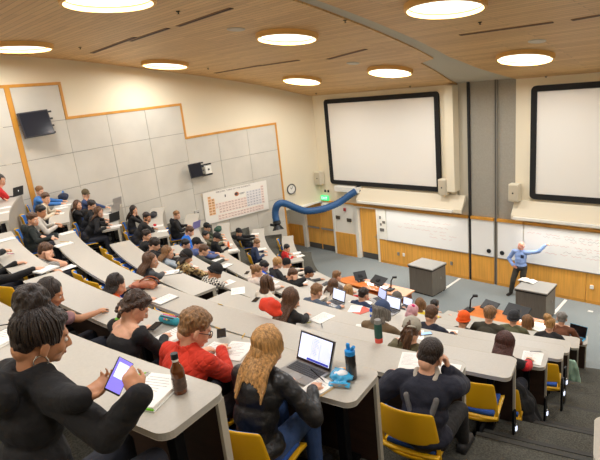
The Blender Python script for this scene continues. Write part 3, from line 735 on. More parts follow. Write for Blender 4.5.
def monitor(label, p, rz, w, h, tilt, lean_back=False):
    t = thing('computer_monitor', label, 'monitor', p, rz); R1 = np.array(Matrix.Rotation(tilt, 3, 'X'))
    c = V(0, .04, .07+h/2*math.cos(tilt)); mb = MB(); mb.box(c, (w, .035, h), M=R1); mb.build('monitor_case', M_black, t, bevel=.008)
    mb = MB(); mb.box(c+R1@V(0, .019, 0), (w-.03, .004, h-.03), M=R1); mb.build('screen', mat('dim_screen', (40, 44, 52), .2), t)
    mb = MB(); mb.tube([(0, 0, .01), (0, .03, .14)], .03, 10); mb.build('stand_post', M_black, t, sm=.6); mb = MB(); mb.box((0, 0, .008), (.24, .2, .016)); mb.build('stand_foot', M_black, t, bevel=.004)
    mb = MB(); mb.box(c+R1@V(0, -.03, -.02), (.14, .03, .1), M=R1); mb.build('rear_mount', M_blackmetal, t, bevel=.006)
    return t
TZ = .78
a = at_z(341, 280, TZ); b = at_z(404, 297, TZ); c_ = at_z(416, 289, TZ); dd = at_z(352, 273, TZ); print('table1', a, b, c_, dd)
table('cherry wood instructor table before the first podium', -11.45, -9.35, -8.6, 12.2, 12.85)
a2 = at_z(458, 312, TZ); e2 = at_z(472, 303.5, TZ); f2 = at_z(567, 344, TZ); print('table2', a2, e2, f2)
table('cherry wood instructor table before the podium with the book', -6.8, -4.5, -3.75, 12.1, 12.85)
monitor('small tilted black monitor on the first instructor table', at_z(361, 281, TZ), 1.0, .42, .3, -.7)
monitor('wide black monitor on the first instructor table', at_z(378, 285, TZ), -.15, .56, .34, -1.05)
monitor('black monitor near the table tip in front of the orange beanie', at_z(489, 311, TZ), -.2, .46, .32, -1.05)
monitor('wide black monitor on the second instructor table behind the dark beanie', at_z(516, 318, TZ), -.1, .64, .4, -1.0)
def arm_cam(label, p):
    t = thing('document_camera', label, 'document camera', p); mb = MB(); mb.box((0, 0, .02), (.22, .26, .04)); mb.build('base', M_black, t, bevel=.01)
    mb = MB(); mb.tube([(.0, .05, .03), (.02, .06, .3), (.1, .08, .42)], .02, 8); mb.build('arm', M_black, t, sm=1); mb = MB(); mb.box((.14, .09, .43), (.14, .08, .06), rz=.5); mb.build('camera_head', M_black, t, bevel=.01)
arm_cam('black document camera arm on the first instructor table', at_z(390, 290, TZ)); arm_cam('black document camera arm near the tip of the second table', at_z(481, 313, TZ)+V(-.35, 0, 0))
# open book on podium 2
def open_book(label, p, rz, w=.5, d=.3):
    t = thing('open_book', label, 'book', p, rz)
    for s in (-1, 1):
        n = 8; P = [[V(s*w/2*i/n, (j-.5)*d, .012+.035*math.sin(PI*min(1, i/n*1.1))*(1-i/n*.5)) for j in range(2)] for i in range(n+1)]
        mb = MB(); mb.grid(P, flip=s > 0); o = mb.build('page_block', mat('page_white', (240, 236, 226), .7), t, sm=1); so = o.modifiers.new('s', 'SOLIDIFY'); so.thickness = .012; so.offset = -1
    mb = MB(); mb.box((0, 0, .004), (w*1.03, d*1.04, .008)); mb.build('cover', mat('book_cover_dark', (60, 52, 48), .6), t)
open_book('open white book lying on the podium beside the lecturer', at_z(527.5, 281, .972), -.15, .5, .28)
# ================================================================ curved desks
M_lam = mat('grey_desk_laminate', (186, 180, 168), .42, var=(60, .035))
M_band = mat('cream_edge_band', (200, 192, 174), .4)
M_pback = mat('dark_walnut_panel', (58, 40, 30), .5, var=(5, .2, (1, 1, 6)))
M_pfront = mat('grey_front_panel', (176, 168, 154), .6, var=(30, .05))
DW = .43
def rrect(L, w, r0, r1, n=6, ns=40):
    """outline in (s,d), counter-clockwise from above when s runs along the row and d towards the seats"""
    pts = []
    def corner(cs, cd, r, a0):
        for i in range(n+1): a = a0-PI/2*i/n; pts.append((cs+r*math.cos(a), cd+r*math.sin(a)))
    # start far side (d=0) at s=r0 -> s=L-r1
    for i in range(ns+1): pts.append((r0+(L-r0-r1)*i/ns, 0.))
    for i in range(1, n+1): a = -PI/2+PI/2*i/n; pts.append((L-r1+r1*math.cos(a), r1+r1*math.sin(a)))
    for i in range(1, n+1): a = PI/2*i/n; pts.append((L-r1+r1*math.cos(a), w-r1+r1*math.sin(a)))
    for i in range(1, ns+1): pts.append((L-r1-(L-r0-r1)*i/ns, w))
    for i in range(1, n+1): a = PI/2+PI/2*i/n; pts.append((r0+r0*math.cos(a), w-r0+r0*math.sin(a)))
    for i in range(1, n): a = PI+PI/2*i/n; pts.append((r0+r0*math.cos(a), r0+r0*math.sin(a)))
    return pts
def desk(label, k, x0, x1, rc0=.02, rc1=.02, dr=0., panel_drop=None):
    r = RS[k]+dr; z = ZS[k]; t0, t1 = th_at_x(r, x0), th_at_x(r, x1); L = (t1-t0)*r
    mid = pol(r+.2, (t0+t1)/2, FS[k]); t = thing('lecture_desk', label, 'desk', mid); off = V(*mid)
    f = lambda s, d: pol(r+d, t0+s/r)
    O = rrect(L, DW, rc0, rc1); n = len(O); P = [f(*q) for q in O]
    mb = MB(); vs = [V(p[0], p[1], z-.04)-off for p in P]+[V(p[0], p[1], z)-off for p in P]
    # top and bottom as strips between far and near sides for clean curved faces
    fs = [tuple(range(n, 2*n)), tuple(reversed(range(n)))]+[(i, (i+1) % n, n+(i+1) % n, n+i) for i in range(n)]
    mb.add(vs, fs); me = mb.mesh('desktop'); bm = bmesh.new(); bm.from_mesh(me)
    bmesh.ops.triangulate(bm, faces=[q for q in bm.faces if len(q.verts) > 4]); bmesh.ops.recalc_face_normals(bm, faces=bm.faces); bm.to_mesh(me); bm.free()
    top = link('desktop', me, M_lam, t)
    mb = MB(); vs = []
    for i in range(n):
        a = P[i-1]; b = P[(i+1) % n]; d = nrm(b-a); nn = V(d[1], -d[0], 0)
        if i == 0: c = np.mean(P, axis=0)
        for o, zz in ((-.002, z-.041), (.008, z-.037), (.013, z-.02), (.008, z-.003), (-.004, z+.0015)): vs.append(P[i]+nn*o*SGN+V(0, 0, zz)-off)
    fs = [(i*5+j, ((i+1) % n)*5+j, ((i+1) % n)*5+j+1, i*5+j+1) for i in range(n) for j in range(4)]
    mb.add(vs, fs); mb.build('edge_band', M_band, top, sm=1)
    # modesty panel along the front edge
    zb = FS[k] if panel_drop is None else panel_drop
    def arc_wall(nm, d0, d1, z0, z1, mt, s0=.0, s1=None, par=None, ns=40):
        s1 = L if s1 is None else s1; mb = MB(); vs = []
        for i in range(ns+1):
            s = s0+(s1-s0)*i/ns; a = f(s, d0); b = f(s, d1); vs += [V(a[0], a[1], z0)-off, V(b[0], b[1], z0)-off, V(b[0], b[1], z1)-off, V(a[0], a[1], z1)-off]
        fs = []
        for i in range(ns):
            o = 4*i; q = o+4; fs += [(o, o+1, q+1, q), (o+1, o+2, q+2, q+1), (o+2, o+3, q+3, q+2), (o+3, o, q, q+3)]
        fs += [(0, 3, 2, 1), (4*ns, 4*ns+1, 4*ns+2, 4*ns+3)]
        mb.add(vs, fs); return mb.build(nm, mt, par or t)
    fp = arc_wall('modesty_panel', .03, .045, zb+.004, z-.042, M_pfront, .03, L-.03); arc_wall('panel_back', .046, .06, zb+.004, z-.042, M_pback, .03, L-.03)
    for s0, s1 in ((.012, .034), (L-.034, L-.012)): arc_wall('panel_trim', .022, .068, zb+.002, z-.042, M_band, s0, s1, fp, 1)
    nl = max(2, int(L/1.7)+1)
    for i in range(nl):
        s = .22+(L-.44)*i/(nl-1); mb = MB(); a = f(s, .21)-off; th = t0+s/r
        mb.box((a[0], a[1], (DH-.06+.03)/2), (.07, .07, DH-.09), rz=th); mb.box((a[0], a[1], .02), (.09, .3, .035), rz=th); mb.box((a[0], a[1], DH-.055), (.08, .32, .028), rz=th)
        mb.build('support_leg', M_blackmetal, t, bevel=.006)
    return t
SGN = 1.
# centre joint of the main block
JX = [0, -5.6, -6.95, -6.45, -6.42, -6.4, -6.3, -6.25, -6.2, -6.15]
RN = ['', 'closest', 'second', 'third', 'fourth', 'fifth', 'sixth', 'seventh', 'eighth', 'front']
def rown(k): return ('closest row to the camera' if k == 1 else 'lowest row' if k == 9 else RN[k]+' row down')
for k in range(1, 10):
    if k >= 1: desk('curved grey desk of the %s, aisle half' % rown(k), k, JX[k]+(.16 if k != 1 else .14), XR[k], .02, .075)
    if k < 9: desk('curved grey desk of the %s, half toward the chart wall' % rown(k), k, XL[k], JX[k]-(.16 if k > 1 else .14), .05, .02)
    if k >= 2: desk('short grey desk of the %s, beside the chart wall' % rown(k), k, XLE[k], XLL[k], .03, .05, dr=LDR[k])
desk('grey desk end across the stepped aisle, cut by the frame', 2, -.76, 2.6, .075, .05)
desk('grey desk across the stepped aisle, one row below the cut one', 3, -.86, 2.6, .075, .05)

# ================================================================ swing-arm chairs
M_yel = mat('yellow_plastic_shell', (238, 182, 18), .4); M_blue = mat('blue_seat_cloth', (38, 84, 166), .8, bump=(260, .2)); M_bluelt = mat('blue_back_cloth', (58, 120, 206), .8, bump=(260, .2))
def make_chair():
    t = thing('swing_chair', 'yellow shell lecture chair with blue pads', 'chair')
    N = 17; K = 13
    def bp(u, v, off=0.):
        w = .235-.03*v**2; x = u*w; y = -.225-.07*v+.075*abs(u)**2.2+off; z = .40+.46*v-.03*abs(u)**3*v; return V(x, y, z)
    mb = MB(); idx = {}; vs = []; fs = []
    for i in range(N):
        for j in range(K): idx[i, j] = len(vs); vs.append(bp(-1+2*i/(N-1), j/(K-1)))
    for i in range(N-1):
        for j in range(K-1):
            u = abs(-1+2*(i+.5)/(N-1)); v = (j+.5)/(K-1)
            if u < .82 and .10 < v < .30: continue
            fs.append((idx[i, j], idx[i+1, j], idx[i+1, j+1], idx[i, j+1]))
    mb.add(vs, fs); o = mb.build('back_shell', M_yel, t, sm=1); s = o.modifiers.new('s', 'SOLIDIFY'); s.thickness = .018; s.offset = 0; b = o.modifiers.new('b', 'SUBSURF'); b.levels = b.render_levels = 1
    mb = MB(); mb.grid([[bp(-.86+1.72*i/10, .4+.54*j/8, .022) for j in range(9)] for i in range(11)]); o = mb.build('back_pad', M_bluelt, t, sm=1); s = o.modifiers.new('s', 'SOLIDIFY'); s.thickness = .02; s.offset = 0
    def sp(u, v, off=0.): return V(u*(.23-.02*v), -.22+.45*v, .43+off+.018*abs(u)**3-.03*max(0, v-.8)**1*2+.02*max(0, .2-v)*3)
    mb = MB(); mb.grid([[sp(-1+2*i/12, j/10) for j in range(11)] for i in range(13)]); o = mb.build('seat_pan', M_yel, t, sm=1); s = o.modifiers.new('s', 'SOLIDIFY'); s.thickness = .02; s.offset = 0
    mb = MB(); mb.grid([[sp(-.84+1.68*i/12, .1+.82*j/10, .028) for j in range(11)] for i in range(13)]); o = mb.build('seat_pad', M_blue, t, sm=1); s = o.modifiers.new('s', 'SOLIDIFY'); s.thickness = .03; s.offset = 0
    mb = MB(); mb.tube([(0, 0, .02), (0, 0, .4)], .035, 10); mb.box((0, 0, .4), (.3, .26, .03)); mb.build('pedestal', M_blackmetal, t, sm=.6)
    mb = MB(); mb.tube([(0, .0, .07), (0, .2, .07), (0, .38, .07)], .03, 8); mb.box((0, .4, .05), (.12, .1, .1)); mb.lathe([(.13, .002), (.13, .012), (.05, .03)], seg=16); mb.build('swing_arm', M_blackmetal, t, sm=.6)
    for sx in (-1, 1):
        mb = MB(); mb.tube([bp(sx*.93, .0, .0), bp(sx*.93, .0, 0)+V(0, .08, .02), V(sx*.2, -.05, .425), V(sx*.18, .1, .41)], .014, 8); mb.build('side_bracket', M_blackmetal, t, sm=1)
    return t
CHAIR0 = make_chair(); _cf = [True]
CHAIRS = []
def fold_seat(c):
    for ch in c.children:
        if ch.name.startswith('seat_pa'):
            a = 1.15; h = V(0, -.2, .45); Rm = np.array(Matrix.Rotation(a, 3, 'X')); ch.rotation_euler = (a, 0, 0); ch.location = [float(v) for v in (h-Rm@h)]
def chair_at(k, th, e, label, rz=0., group=None):
    p = pol(RS[k]+e, th, FS[k])
    if _cf[0]: c = CHAIR0; _cf[0] = False
    else: c = copy_tree(CHAIR0)
    c.location = p; c.rotation_euler = (0, 0, th+rz); c['label'] = label; c['category'] = 'chair'
    if group: c['group'] = group
    CHAIRS.append(c); return c
def chair_px(px, py, k, label, e=None, h=.6, rz=0., group=None, top=False, fold=True):
    """empty chair whose back shows at this pixel"""
    p = at_z(px, py, FS[k]+(.88 if top else h)); ee = rad_of(p)-RS[k]; print('chair', label[:40], ee); e = min(1.0, max(.5, ee-.27)) if e is None else e; c = chair_at(k, th_of(p), e, label, rz, group); (fold_seat(c) if fold else None); return c
# ================================================================ people
SK = {'light': (224, 170, 138), 'pale': (236, 190, 160), 'tan': (196, 138, 100), 'brown': (150, 98, 66), 'pink': (230, 160, 134)}
def skin(k): return mat('skin_'+k, SK[k], .5, var=(30, .05), bump=(90, .05))
def cloth(name, rgb, rough=.85, kind='plain'):
    key = 'cloth_'+name
    if key in _M: return _M[key]
    m = mat(key, rgb, rough, bump=(22, .45), var=(9, .12))
    n, l, b = nodes(m)
    if kind == 'leather':
        b.inputs['Roughness'].default_value = .42
    if kind == 'plaid':
        tc = n.new('ShaderNodeTexCoord'); ck = n.new('ShaderNodeTexChecker'); ck.inputs['Scale'].default_value = 26
        ck.inputs['Color1'].default_value = (*lin((232, 226, 214)), 1); ck.inputs['Color2'].default_value = (*lin((26, 25, 26)), 1)
        l.new(tc.outputs['Object'], ck.inputs['Vector']); l.new(ck.outputs['Color'], b.inputs['Base Color'])
    if kind == 'camo':
        tc = n.new('ShaderNodeTexCoord'); vo = n.new('ShaderNodeTexVoronoi'); vo.inputs['Scale'].default_value = 30; rp = n.new('ShaderNodeValToRGB'); rp.color_ramp.interpolation = 'CONSTANT'
        e = rp.color_ramp.elements; e[0].color = (*lin((74, 56, 34)), 1); e[1].position = .42; e[1].color = (*lin((164, 134, 84)), 1); x = e.new(.7); x.color = (*lin((206, 182, 132)), 1)
        l.new(tc.outputs['Object'], vo.inputs['Vector']); l.new(vo.outputs['Color'], rp.inputs['Fac']); l.new(rp.outputs['Color'], b.inputs['Base Color'])
    if kind == 'stripe':
        tc = n.new('ShaderNodeTexCoord'); wv = n.new('ShaderNodeTexWave'); wv.bands_direction = 'Z'; wv.inputs['Scale'].default_value = 16; wv.inputs['Distortion'].default_value = 1
        mx = n.new('ShaderNodeMix'); mx.data_type = 'RGBA'; c = lin(rgb); mx.inputs[6].default_value = (*[v*.6 for v in c], 1); mx.inputs[7].default_value = (*[min(1, v*1.25) for v in c], 1)
        l.new(tc.outputs['Object'], wv.inputs['Vector']); l.new(wv.outputs['Fac'], mx.inputs['Factor']); l.new(mx.outputs[2], b.inputs['Base Color'])
    if kind == 'quilt':
        tc = n.new('ShaderNodeTexCoord'); hs = []
        for ang in (PI/4, -PI/4):
            mp = n.new('ShaderNodeMapping'); mp.inputs['Rotation'].default_value = (0, ang, 0); l.new(tc.outputs['Object'], mp.inputs['Vector'])
            wv = n.new('ShaderNodeTexWave'); wv.bands_direction = 'X'; wv.inputs['Scale'].default_value = 7; l.new(mp.outputs['Vector'], wv.inputs['Vector']); hs.append(wv)
        mn = n.new('ShaderNodeMath'); mn.operation = 'MINIMUM'; l.new(hs[0].outputs['Fac'], mn.inputs[0]); l.new(hs[1].outputs['Fac'], mn.inputs[1])
        pw = n.new('ShaderNodeMath'); pw.operation = 'POWER'; pw.inputs[1].default_value = .3; l.new(mn.outputs[0], pw.inputs[0])
        bp = n.new('ShaderNodeBump'); bp.inputs['Strength'].default_value = .4; bp.inputs['Distance'].default_value = .02; l.new(pw.outputs[0], bp.inputs['Height']); l.new(bp.outputs['Normal'], b.inputs['Normal'])
    return m
HC = {'dark': (44, 32, 26), 'black': (28, 24, 23), 'brown': (92, 62, 40), 'ltbrown': (134, 96, 60), 'blond': (182, 136, 80), 'maroon': (78, 44, 36), 'grey': (128, 122, 114), 'sandy': (134, 98, 62), 'dkbrown': (62, 42, 30)}
def hairmat(k):
    m = mat('hair_'+k, HC[k], .42, var=(70, .45, (1, 1, .12)), bump=(120, .5, (1, 1, .1))); return m
def Rx(a): return np.array([[1, 0, 0], [0, math.cos(a), -math.sin(a)], [0, math.sin(a), math.cos(a)]])
def Ry(a): return np.array([[math.cos(a), 0, math.sin(a)], [0, 1, 0], [-math.sin(a), 0, math.cos(a)]])
def Rz(a): return np.array([[math.cos(a), -math.sin(a), 0], [math.sin(a), math.cos(a), 0], [0, 0, 1]])
def ik(S, W, pole, L1, L2):
    d = W-S; D = np.linalg.norm(d)
    if D > (L1+L2)*.985: W = S+d/D*(L1+L2)*.985; d = W-S; D = np.linalg.norm(d)
    D = max(D, .12); u = nrm(d); a = (L1*L1-L2*L2+D*D)/(2*D); h = math.sqrt(max(L1*L1-a*a, 1e-5)); p = pole-u*(pole@u); return S+u*a+nrm(p)*h, W
def hand(mb, W, d, pn, side, curl=.5, s=1., point=False):
    """W wrist, d direction of the hand, pn the way the palm faces; side +1 right hand"""
    d = nrm(d); pn = nrm(pn-d*(pn@d)); sd = np.cross(d, pn)*side   # towards the little finger
    M = np.array([sd, d, pn]).T
    mb.ell(W+d*.045*s, (.04*s, .055*s, .017*s), M, 12, 8)
    mb.ell(W+d*.07*s, (.041*s, .03*s, .016*s), M, 12, 8)
    for i, (o, L) in enumerate(((-.031, .074), (-.0105, .083), (.0105, .077), (.03, .06))):
        b = W+d*(.088-.004*abs(i-1.2))*s+sd*o*s; c = curl+.1*i; c = 0.05 if (point and i == 0) else (1.5 if point else c)
        d1 = nrm(d*math.cos(c*.6)+pn*math.sin(c*.6)+sd*o*1.2); d2 = nrm(d*math.cos(c*1.5)+pn*math.sin(c*1.5)); d3 = nrm(d*math.cos(c*2.1)+pn*math.sin(c*2.1))
        p1 = b+d1*L*.48*s; p2 = p1+d2*L*.32*s; p3 = p2+d3*L*.22*s
        r = (.0092-.0006*i)*s; mb.rcone(b, p1, r*1.08, r, 8, 2); mb.rcone(p1, p2, r, r*.92, 8, 2); mb.rcone(p2, p3, r*.92, r*.75, 8, 2)
    b = W+d*.025*s-sd*.03*s; t1 = b+nrm(d*.7-sd*.6+pn*.35)*.04*s; t2 = t1+nrm(d*.9-sd*.12+pn*.4)*.034*s; t3 = t2+nrm(d*.95+sd*.1+pn*.4)*.022*s
    mb.rcone(b, t1, .014*s, .0115*s, 8, 2); mb.rcone(t1, t2, .0115*s, .0098*s, 8, 2); mb.rcone(t2, t3, .0098*s, .0078*s, 8, 2)
def head_prims(mb, H, M, s=1., ears=True, ex=.077):
    q = lambda x, y, z: H+M@(V(x, y, z)*s)
    e = lambda c, r: mb.ell(q(*c), [v*s for v in r], M)
    e((0, -.012, .022), (.073, .093, .086)); e((0, .03, -.03), (.06, .062, .082)); e((0, .045, -.08), (.044, .046, .034)); e((0, .076, -.1), (.02, .018, .016))
    e((0, .074, .014), (.05, .02, .013)); e((-.034, .062, -.04), (.024, .024, .024)); e((.034, .062, -.04), (.024, .024, .024))
    mb.rcone(q(0, .09, -.002), q(0, .112, -.04), .009*s, .0135*s, 10); e((-.011, .1, -.044), (.009, .011, .008)); e((.011, .1, -.044), (.009, .011, .008))
    e((0, .092, -.066), (.022, .012, .007)); e((0, .09, -.077), (.019, .012, .008)); e((0, -.06, -.055), (.05, .04, .05))
    if ears:
        for sx in (-1, 1):
            mb.ell(q(sx*ex, -.01, -.022), [.009*s, .022*s, .033*s], M@Rz(sx*.35)@Rx(-.15), 10, 8)
            mb.ell(q(sx*(ex+.001), -.006, -.046), [.008*s, .012*s, .014*s], M, 8, 6)
def hair_strands(mb, H, M, s, length, body_back, n=90, spine=None, top=1.45, wave=.0, spread=1., seed=0, front=-.15, r=.012, part=0.):
    rs = np.random.RandomState(seed)
    for i in range(n):
        az = rs.uniform(-1, 1)*PI*.64 ; el = rs.uniform(.15, 1.35)
        # direction on the skull; az 0 = back of head
        def sk(az, el, k=1.0):
            return V(math.sin(az)*math.cos(el)*.082, -math.cos(az)*math.cos(el)*.1-.012, math.sin(el)*.094+.024)*k
        pts = []
        for j in range(6):
            u = j/5; pts.append(H+M@(sk(az*(.35+.65*u), top*(1-u)+(-.15)*u, 1.03+.03*rs.rand())*s))
        p = pts[-1]; out = M@V(math.sin(az)*.3, -math.cos(az)*.25, 0)
        L = length*rs.uniform(.86, 1.05)*s; m = 8; ph = rs.uniform(0, 6); q = p.copy()
        for j in range(1, m+1):
            u = j/m; dz = -L/m; lat = out*(.10*spread*L*(u*.5+.1)/m*2)
            q = q+V(lat[0], lat[1], dz)
            if body_back is not None:
                # keep outside neck/shoulders
                c, rx, ry = body_back; c = c+spine*((q[2]-c[2])/max(.3, spine[2])); rx, ry = (rx, ry) if q[2] > body_back[0][2]-.05 else (rx*1.25, ry*1.1); dx, dy = (q[0]-c[0]), (q[1]-c[1]); k = math.hypot(dx/rx, dy/ry)
                ry = np.interp(q[2], [body_back[0][2]-.1, body_back[0][2]+.12], [.185, .08])
                if q[2] < body_back[0][2]+.13 and abs(dx) < rx:
                    lim = ry*math.sqrt(max(0., 1-(dx/rx)**2)); yb = c[1]-lim if abs(az) < 2.1 else c[1]+lim
                    fade = min(1., (body_back[0][2]+.13-q[2])/.1); yt = min(q[1], yb) if abs(az) < 2.1 else max(q[1], yb); q = V(q[0], q[1]+(yt-q[1])*fade, q[2])
            w = V(math.sin(ph+u*14), math.cos(ph*1.7+u*13), 0)*wave*s
            pts.append(q+w)
        k = len(pts); mb.tube(pts, [r*s*(.55+.6*min(1, i_/4))*(1 if i_ < k-3 else (k-i_)/3.2) for i_ in range(k)], 5)
def short_hair(mb, H, M, s, vol=1., fringe=.0, n=70, seed=1, flow=.0):
    q = lambda x, y, z: H+M@(V(x, y, z)*s)
    mb.ell(q(0, -.02, .034), [.0795*s*vol, .094*s*vol, .083*s*vol], M); mb.ell(q(0, -.058, -.022), [.064*s, .048*s, .056*s], M)
    mb.ell(q(0, .035, .07), [.06*s, .045*s, .035*s], M)
    rs = np.random.RandomState(seed)
    for i in range(n):
        az = rs.uniform(-PI, PI); el = rs.uniform(.2, 1.5)
        if abs(az) > 2.2 and el < .75: continue
        p = V(math.sin(az)*math.cos(el)*.079, -math.cos(az)*math.cos(el)*.093-.02, math.sin(el)*.083+.034)*vol
        rad = nrm(p-V(0, -.02, .03)); d = V(math.sin(az)*.6, -math.cos(az)*.5, -.8*math.cos(el)-.1)+rs.normal(size=3)*.22; d = nrm(d-rad*(d@rad)*.9)
        a = H+M@(p*s*.985); mb.rcone(a, a+M@(d*.035*s), .0095*s, .005*s, 6, 2)
PEOPLE = {}
def person(id, label, px=None, py=None, row=None, e=.62, head=(0, -.45, 0), yaw=0., top=('hoodie', 'black', (30, 29, 30), 'plain'), hair=('short', 'brown'), sk='light', hands=None, female=False, vox=.013, hvox=None,
           sleeve='long', pants=((40, 42, 52), 'dark_denim'), lean=None, face=False, hat=None, shoes=(34, 32, 32), hood=False, collar=False, chin=None, thing_label=None, bare_back=False, glasses=False, hairlen=.25, wave=.0, nst=90, chair=True, ehip=None,
           beard=False, feet=None, chair_label=None, hzp=None, spread=1., side=0., bulk=1., hdirs=None, poles=None, hand_h=.03, seed=None):
    seed = seed if seed is not None else sum(map(ord, id))*7 % 1000
    rs = np.random.RandomState(seed); s = .99 if female else 1.05
    P = on_row(px, py, row, e) if hzp is None else at_z(px, py, FS[row]+hzp)
    if hzp is not None: e = rad_of(P)-RS[row]
    th = th_of(P); fz = FS[row]
    eh = ehip or (min(.95, max(e+.13, .80)) if e < .9 else min(e+.06, 1.1)); th += side/RS[row]; hip = pol(RS[row]+eh, th, fz)
    rz = th+yaw; Rw = Rz(rz); root = thing('person', label, 'person', hip, rz); loc = lambda w: Rw.T@(V(*w)-hip)
    H = loc(P); hz = H[2]
    print('%-9s row%d head z %.2f  lean %.2f  x %.2f y %.2f t %.1f' % (id, row, hz, H[1], P[0], P[1], np.linalg.norm(P-CP)))
    Hm = Rz(head[0])@Rx(head[1])@Ry(head[2])
    hipC = V(0, 0, .53); nb = H+Hm@V(0, -.055, -.1)*s*.6+V(0, -.03, -.095)*s
    axis = nrm(V(1, 0, 0)); spine = nrm(nb-hipC); mid = hipC+(nb-hipC)*.45+V(0, -.045, 0); chest = hipC+(nb-hipC)*.74+V(0, -.03, 0)
    fw = nrm(np.cross(V(0, 0, 1), axis)); fwd = nrm(np.cross(spine, axis))*1.0
    if fwd[1] < 0: fwd = -fwd
    Mt = np.array([axis, fwd, spine]).T
    hw = (.17 if female else .195)
    sh = {g: nb+axis*(hw*g)-spine*.055+fwd*.0 for g in (-1, 1)}
    yd = eh-DW-(LDR[row] if P[0] < -11.3 else 0)
    W = {}; El = {}; hd = {}; hn = {}
    for g, key in ((1, 'R'), (-1, 'L')):
        spec = (hands or {}).get(key)
        if spec is None:
            tgt = V(g*(.13+.05*rs.rand()), yd+.16+.08*rs.rand(), DH+hand_h)
        elif isinstance(spec, str) and spec == 'chin':
            tgt = H+Hm@(V(g*.07, .05, -.1)*s)
        elif isinstance(spec, str) and spec == 'temple':
            tgt = H+Hm@(V(g*.095, .055, -.0)*s)
        elif isinstance(spec, str) and spec == 'lap':
            tgt = V(g*.1, .3, .62)
        elif len(spec) == 5: tgt = loc(at_t(spec[0], spec[1], spec[2]))
        elif len(spec) == 2: tgt = loc(at_z(spec[0], spec[1], ZS[row]+hand_h))
        elif len(spec) == 4: tgt = loc(at_z(spec[0], spec[1], ZS[row]+spec[2]))
        else: tgt = V(*spec)
        S = sh[g]
        if isinstance(spec, str) and spec in ('chin', 'temple'):
            d = nrm(V(-g*.15, .15, .9)); w = tgt-d*.085*s; pole = V(g*.35, .5, -1); n_ = nrm(H-tgt)
        else:
            d = nrm((tgt-S)*V(1, 1, .15)+V(-g*.12, .05, 0)); w = tgt-d*.075*s; pole = V(g*.75, -.25, -.75); n_ = V(0, 0, -1)
        if hdirs and key in hdirs: d = nrm(Rw.T@hdirs[key]); w = tgt-d*.09*s; n_ = nrm(Rw.T@hdirs[key+'n'])
        if poles and key in poles: pole = V(*poles[key])
        E_, w = ik(S, w, pole, .285*s, .25*s)
        if isinstance(spec, str) and spec in ('chin', 'temple'): E_ = E_
        W[g] = w; El[g] = E_; hd[g] = d; hn[g] = n_
    hp = {g: V(g*.085, .02, .50) for g in (-1, 1)}; kn = {g: V(g*.13, .44, .51) for g in (-1, 1)}; an = {g: V(g*.13, .43, .10) for g in (-1, 1)}
    if feet:
        for g, key in ((1, 'R'), (-1, 'L')):
            if key in feet:
                a = V(*feet[key]) if len(feet[key]) == 3 else loc(at_z(feet[key][0], feet[key][1], fz+.1)); an[g] = a; kk, a2 = ik(hp[g], a, V(g*.2, .9, .6), .43, .43); kn[g] = kk
    # ---- body
    mb = MB(); head_prims(mb, H, Hm, s*1.10, ex=.088 if hair[0] == 'topbun' else .077)
    mb.rcone(H+Hm@V(0, -.03, -.055)*s, nb+V(0, 0, -.02), .054*s, .058*s)
    k_ = .93 if female else 1.
    mb.ell(hipC, (.155, .11, .10)); mb.rcone(hipC+V(0, -.01, .02), mid, .115*k_, .11*k_); mb.ell(mid, (.135*k_, .095, .13), Mt); mb.ell(chest, (.15*k_, .1, .15), Mt)
    mb.rcone(sh[-1]*.85+sh[1]*.15, sh[1]*.85+sh[-1]*.15, .056, .056); mb.rcone(nb, nb*.6+sh[1]*.4, .05, .05); mb.rcone(nb, nb*.6+sh[-1]*.4, .05, .05)
    for g in (-1, 1):
        mb.rcone(sh[g], El[g], .047*k_, .04*k_); mb.rcone(El[g], W[g], .04*k_, .027*k_); mb.rcone(W[g], W[g]+hd[g]*.03, .027*k_, .026*k_)
        hand(mb, W[g], hd[g], hn[g], g, curl=.55 if hands is None or not isinstance((hands or {}).get('R' if g > 0 else 'L'), str) else 1.1, s=s*(.93 if female else 1))
        mb.rcone(hp[g], kn[g], .078, .056); mb.rcone(kn[g], an[g], .055, .036)
        fd = nrm(V(g*.15, 1, 0)); mb.rcone(an[g]+V(0, -.03, -.055), an[g]+fd*.15+V(0, 0, -.07), .038, .027)
    me = solid(mb, vox, 3); link('body', me, skin(sk), root)
    # ---- trousers
    vx = max(vox*1.1, .011); mb = MB(); mb.ell(hipC+V(0, 0, -.0), (.172, .128, .105))
    mb.rcone(hipC+V(0, -.01, .0), hipC+V(0, -.01, .1), .13, .125)
    for g in (-1, 1):
        mb.rcone(hp[g], kn[g], .09, .07); mb.rcone(kn[g], an[g]+V(0, 0, .02), .07, .055)
    link('trousers', solid(mb, vx, 3, (.006, 9, (1, 1, 1)) if vox < .01 else None), cloth(pants[1], pants[0]), root)
    for g in (-1, 1):
        fd = nrm(V(g*.15, 1, 0)); mb = MB(); a = an[g]; mb.rcone(a+V(0, -.03, -.05), a+fd*.15+V(0, 0, -.062), .048, .04); mb.rcone(a, a+V(0, 0, -.05), .046, .05); mb.box(a+fd*.06+V(0, 0, -.089), (.09, .25, .02), rz=-g*.15)
        link('shoe', solid(mb, max(vox, .009), 2), mat('shoe_%d_%d_%d' % shoes, shoes, .6), root)
    # ---- top
    kind, nm, rgb, ck = top; mb = MB(); tmat = cloth(nm, rgb, kind=ck); b_ = (1.0 if sleeve != 'puffy' else 1.11)*(1+(bulk-1)*.45)
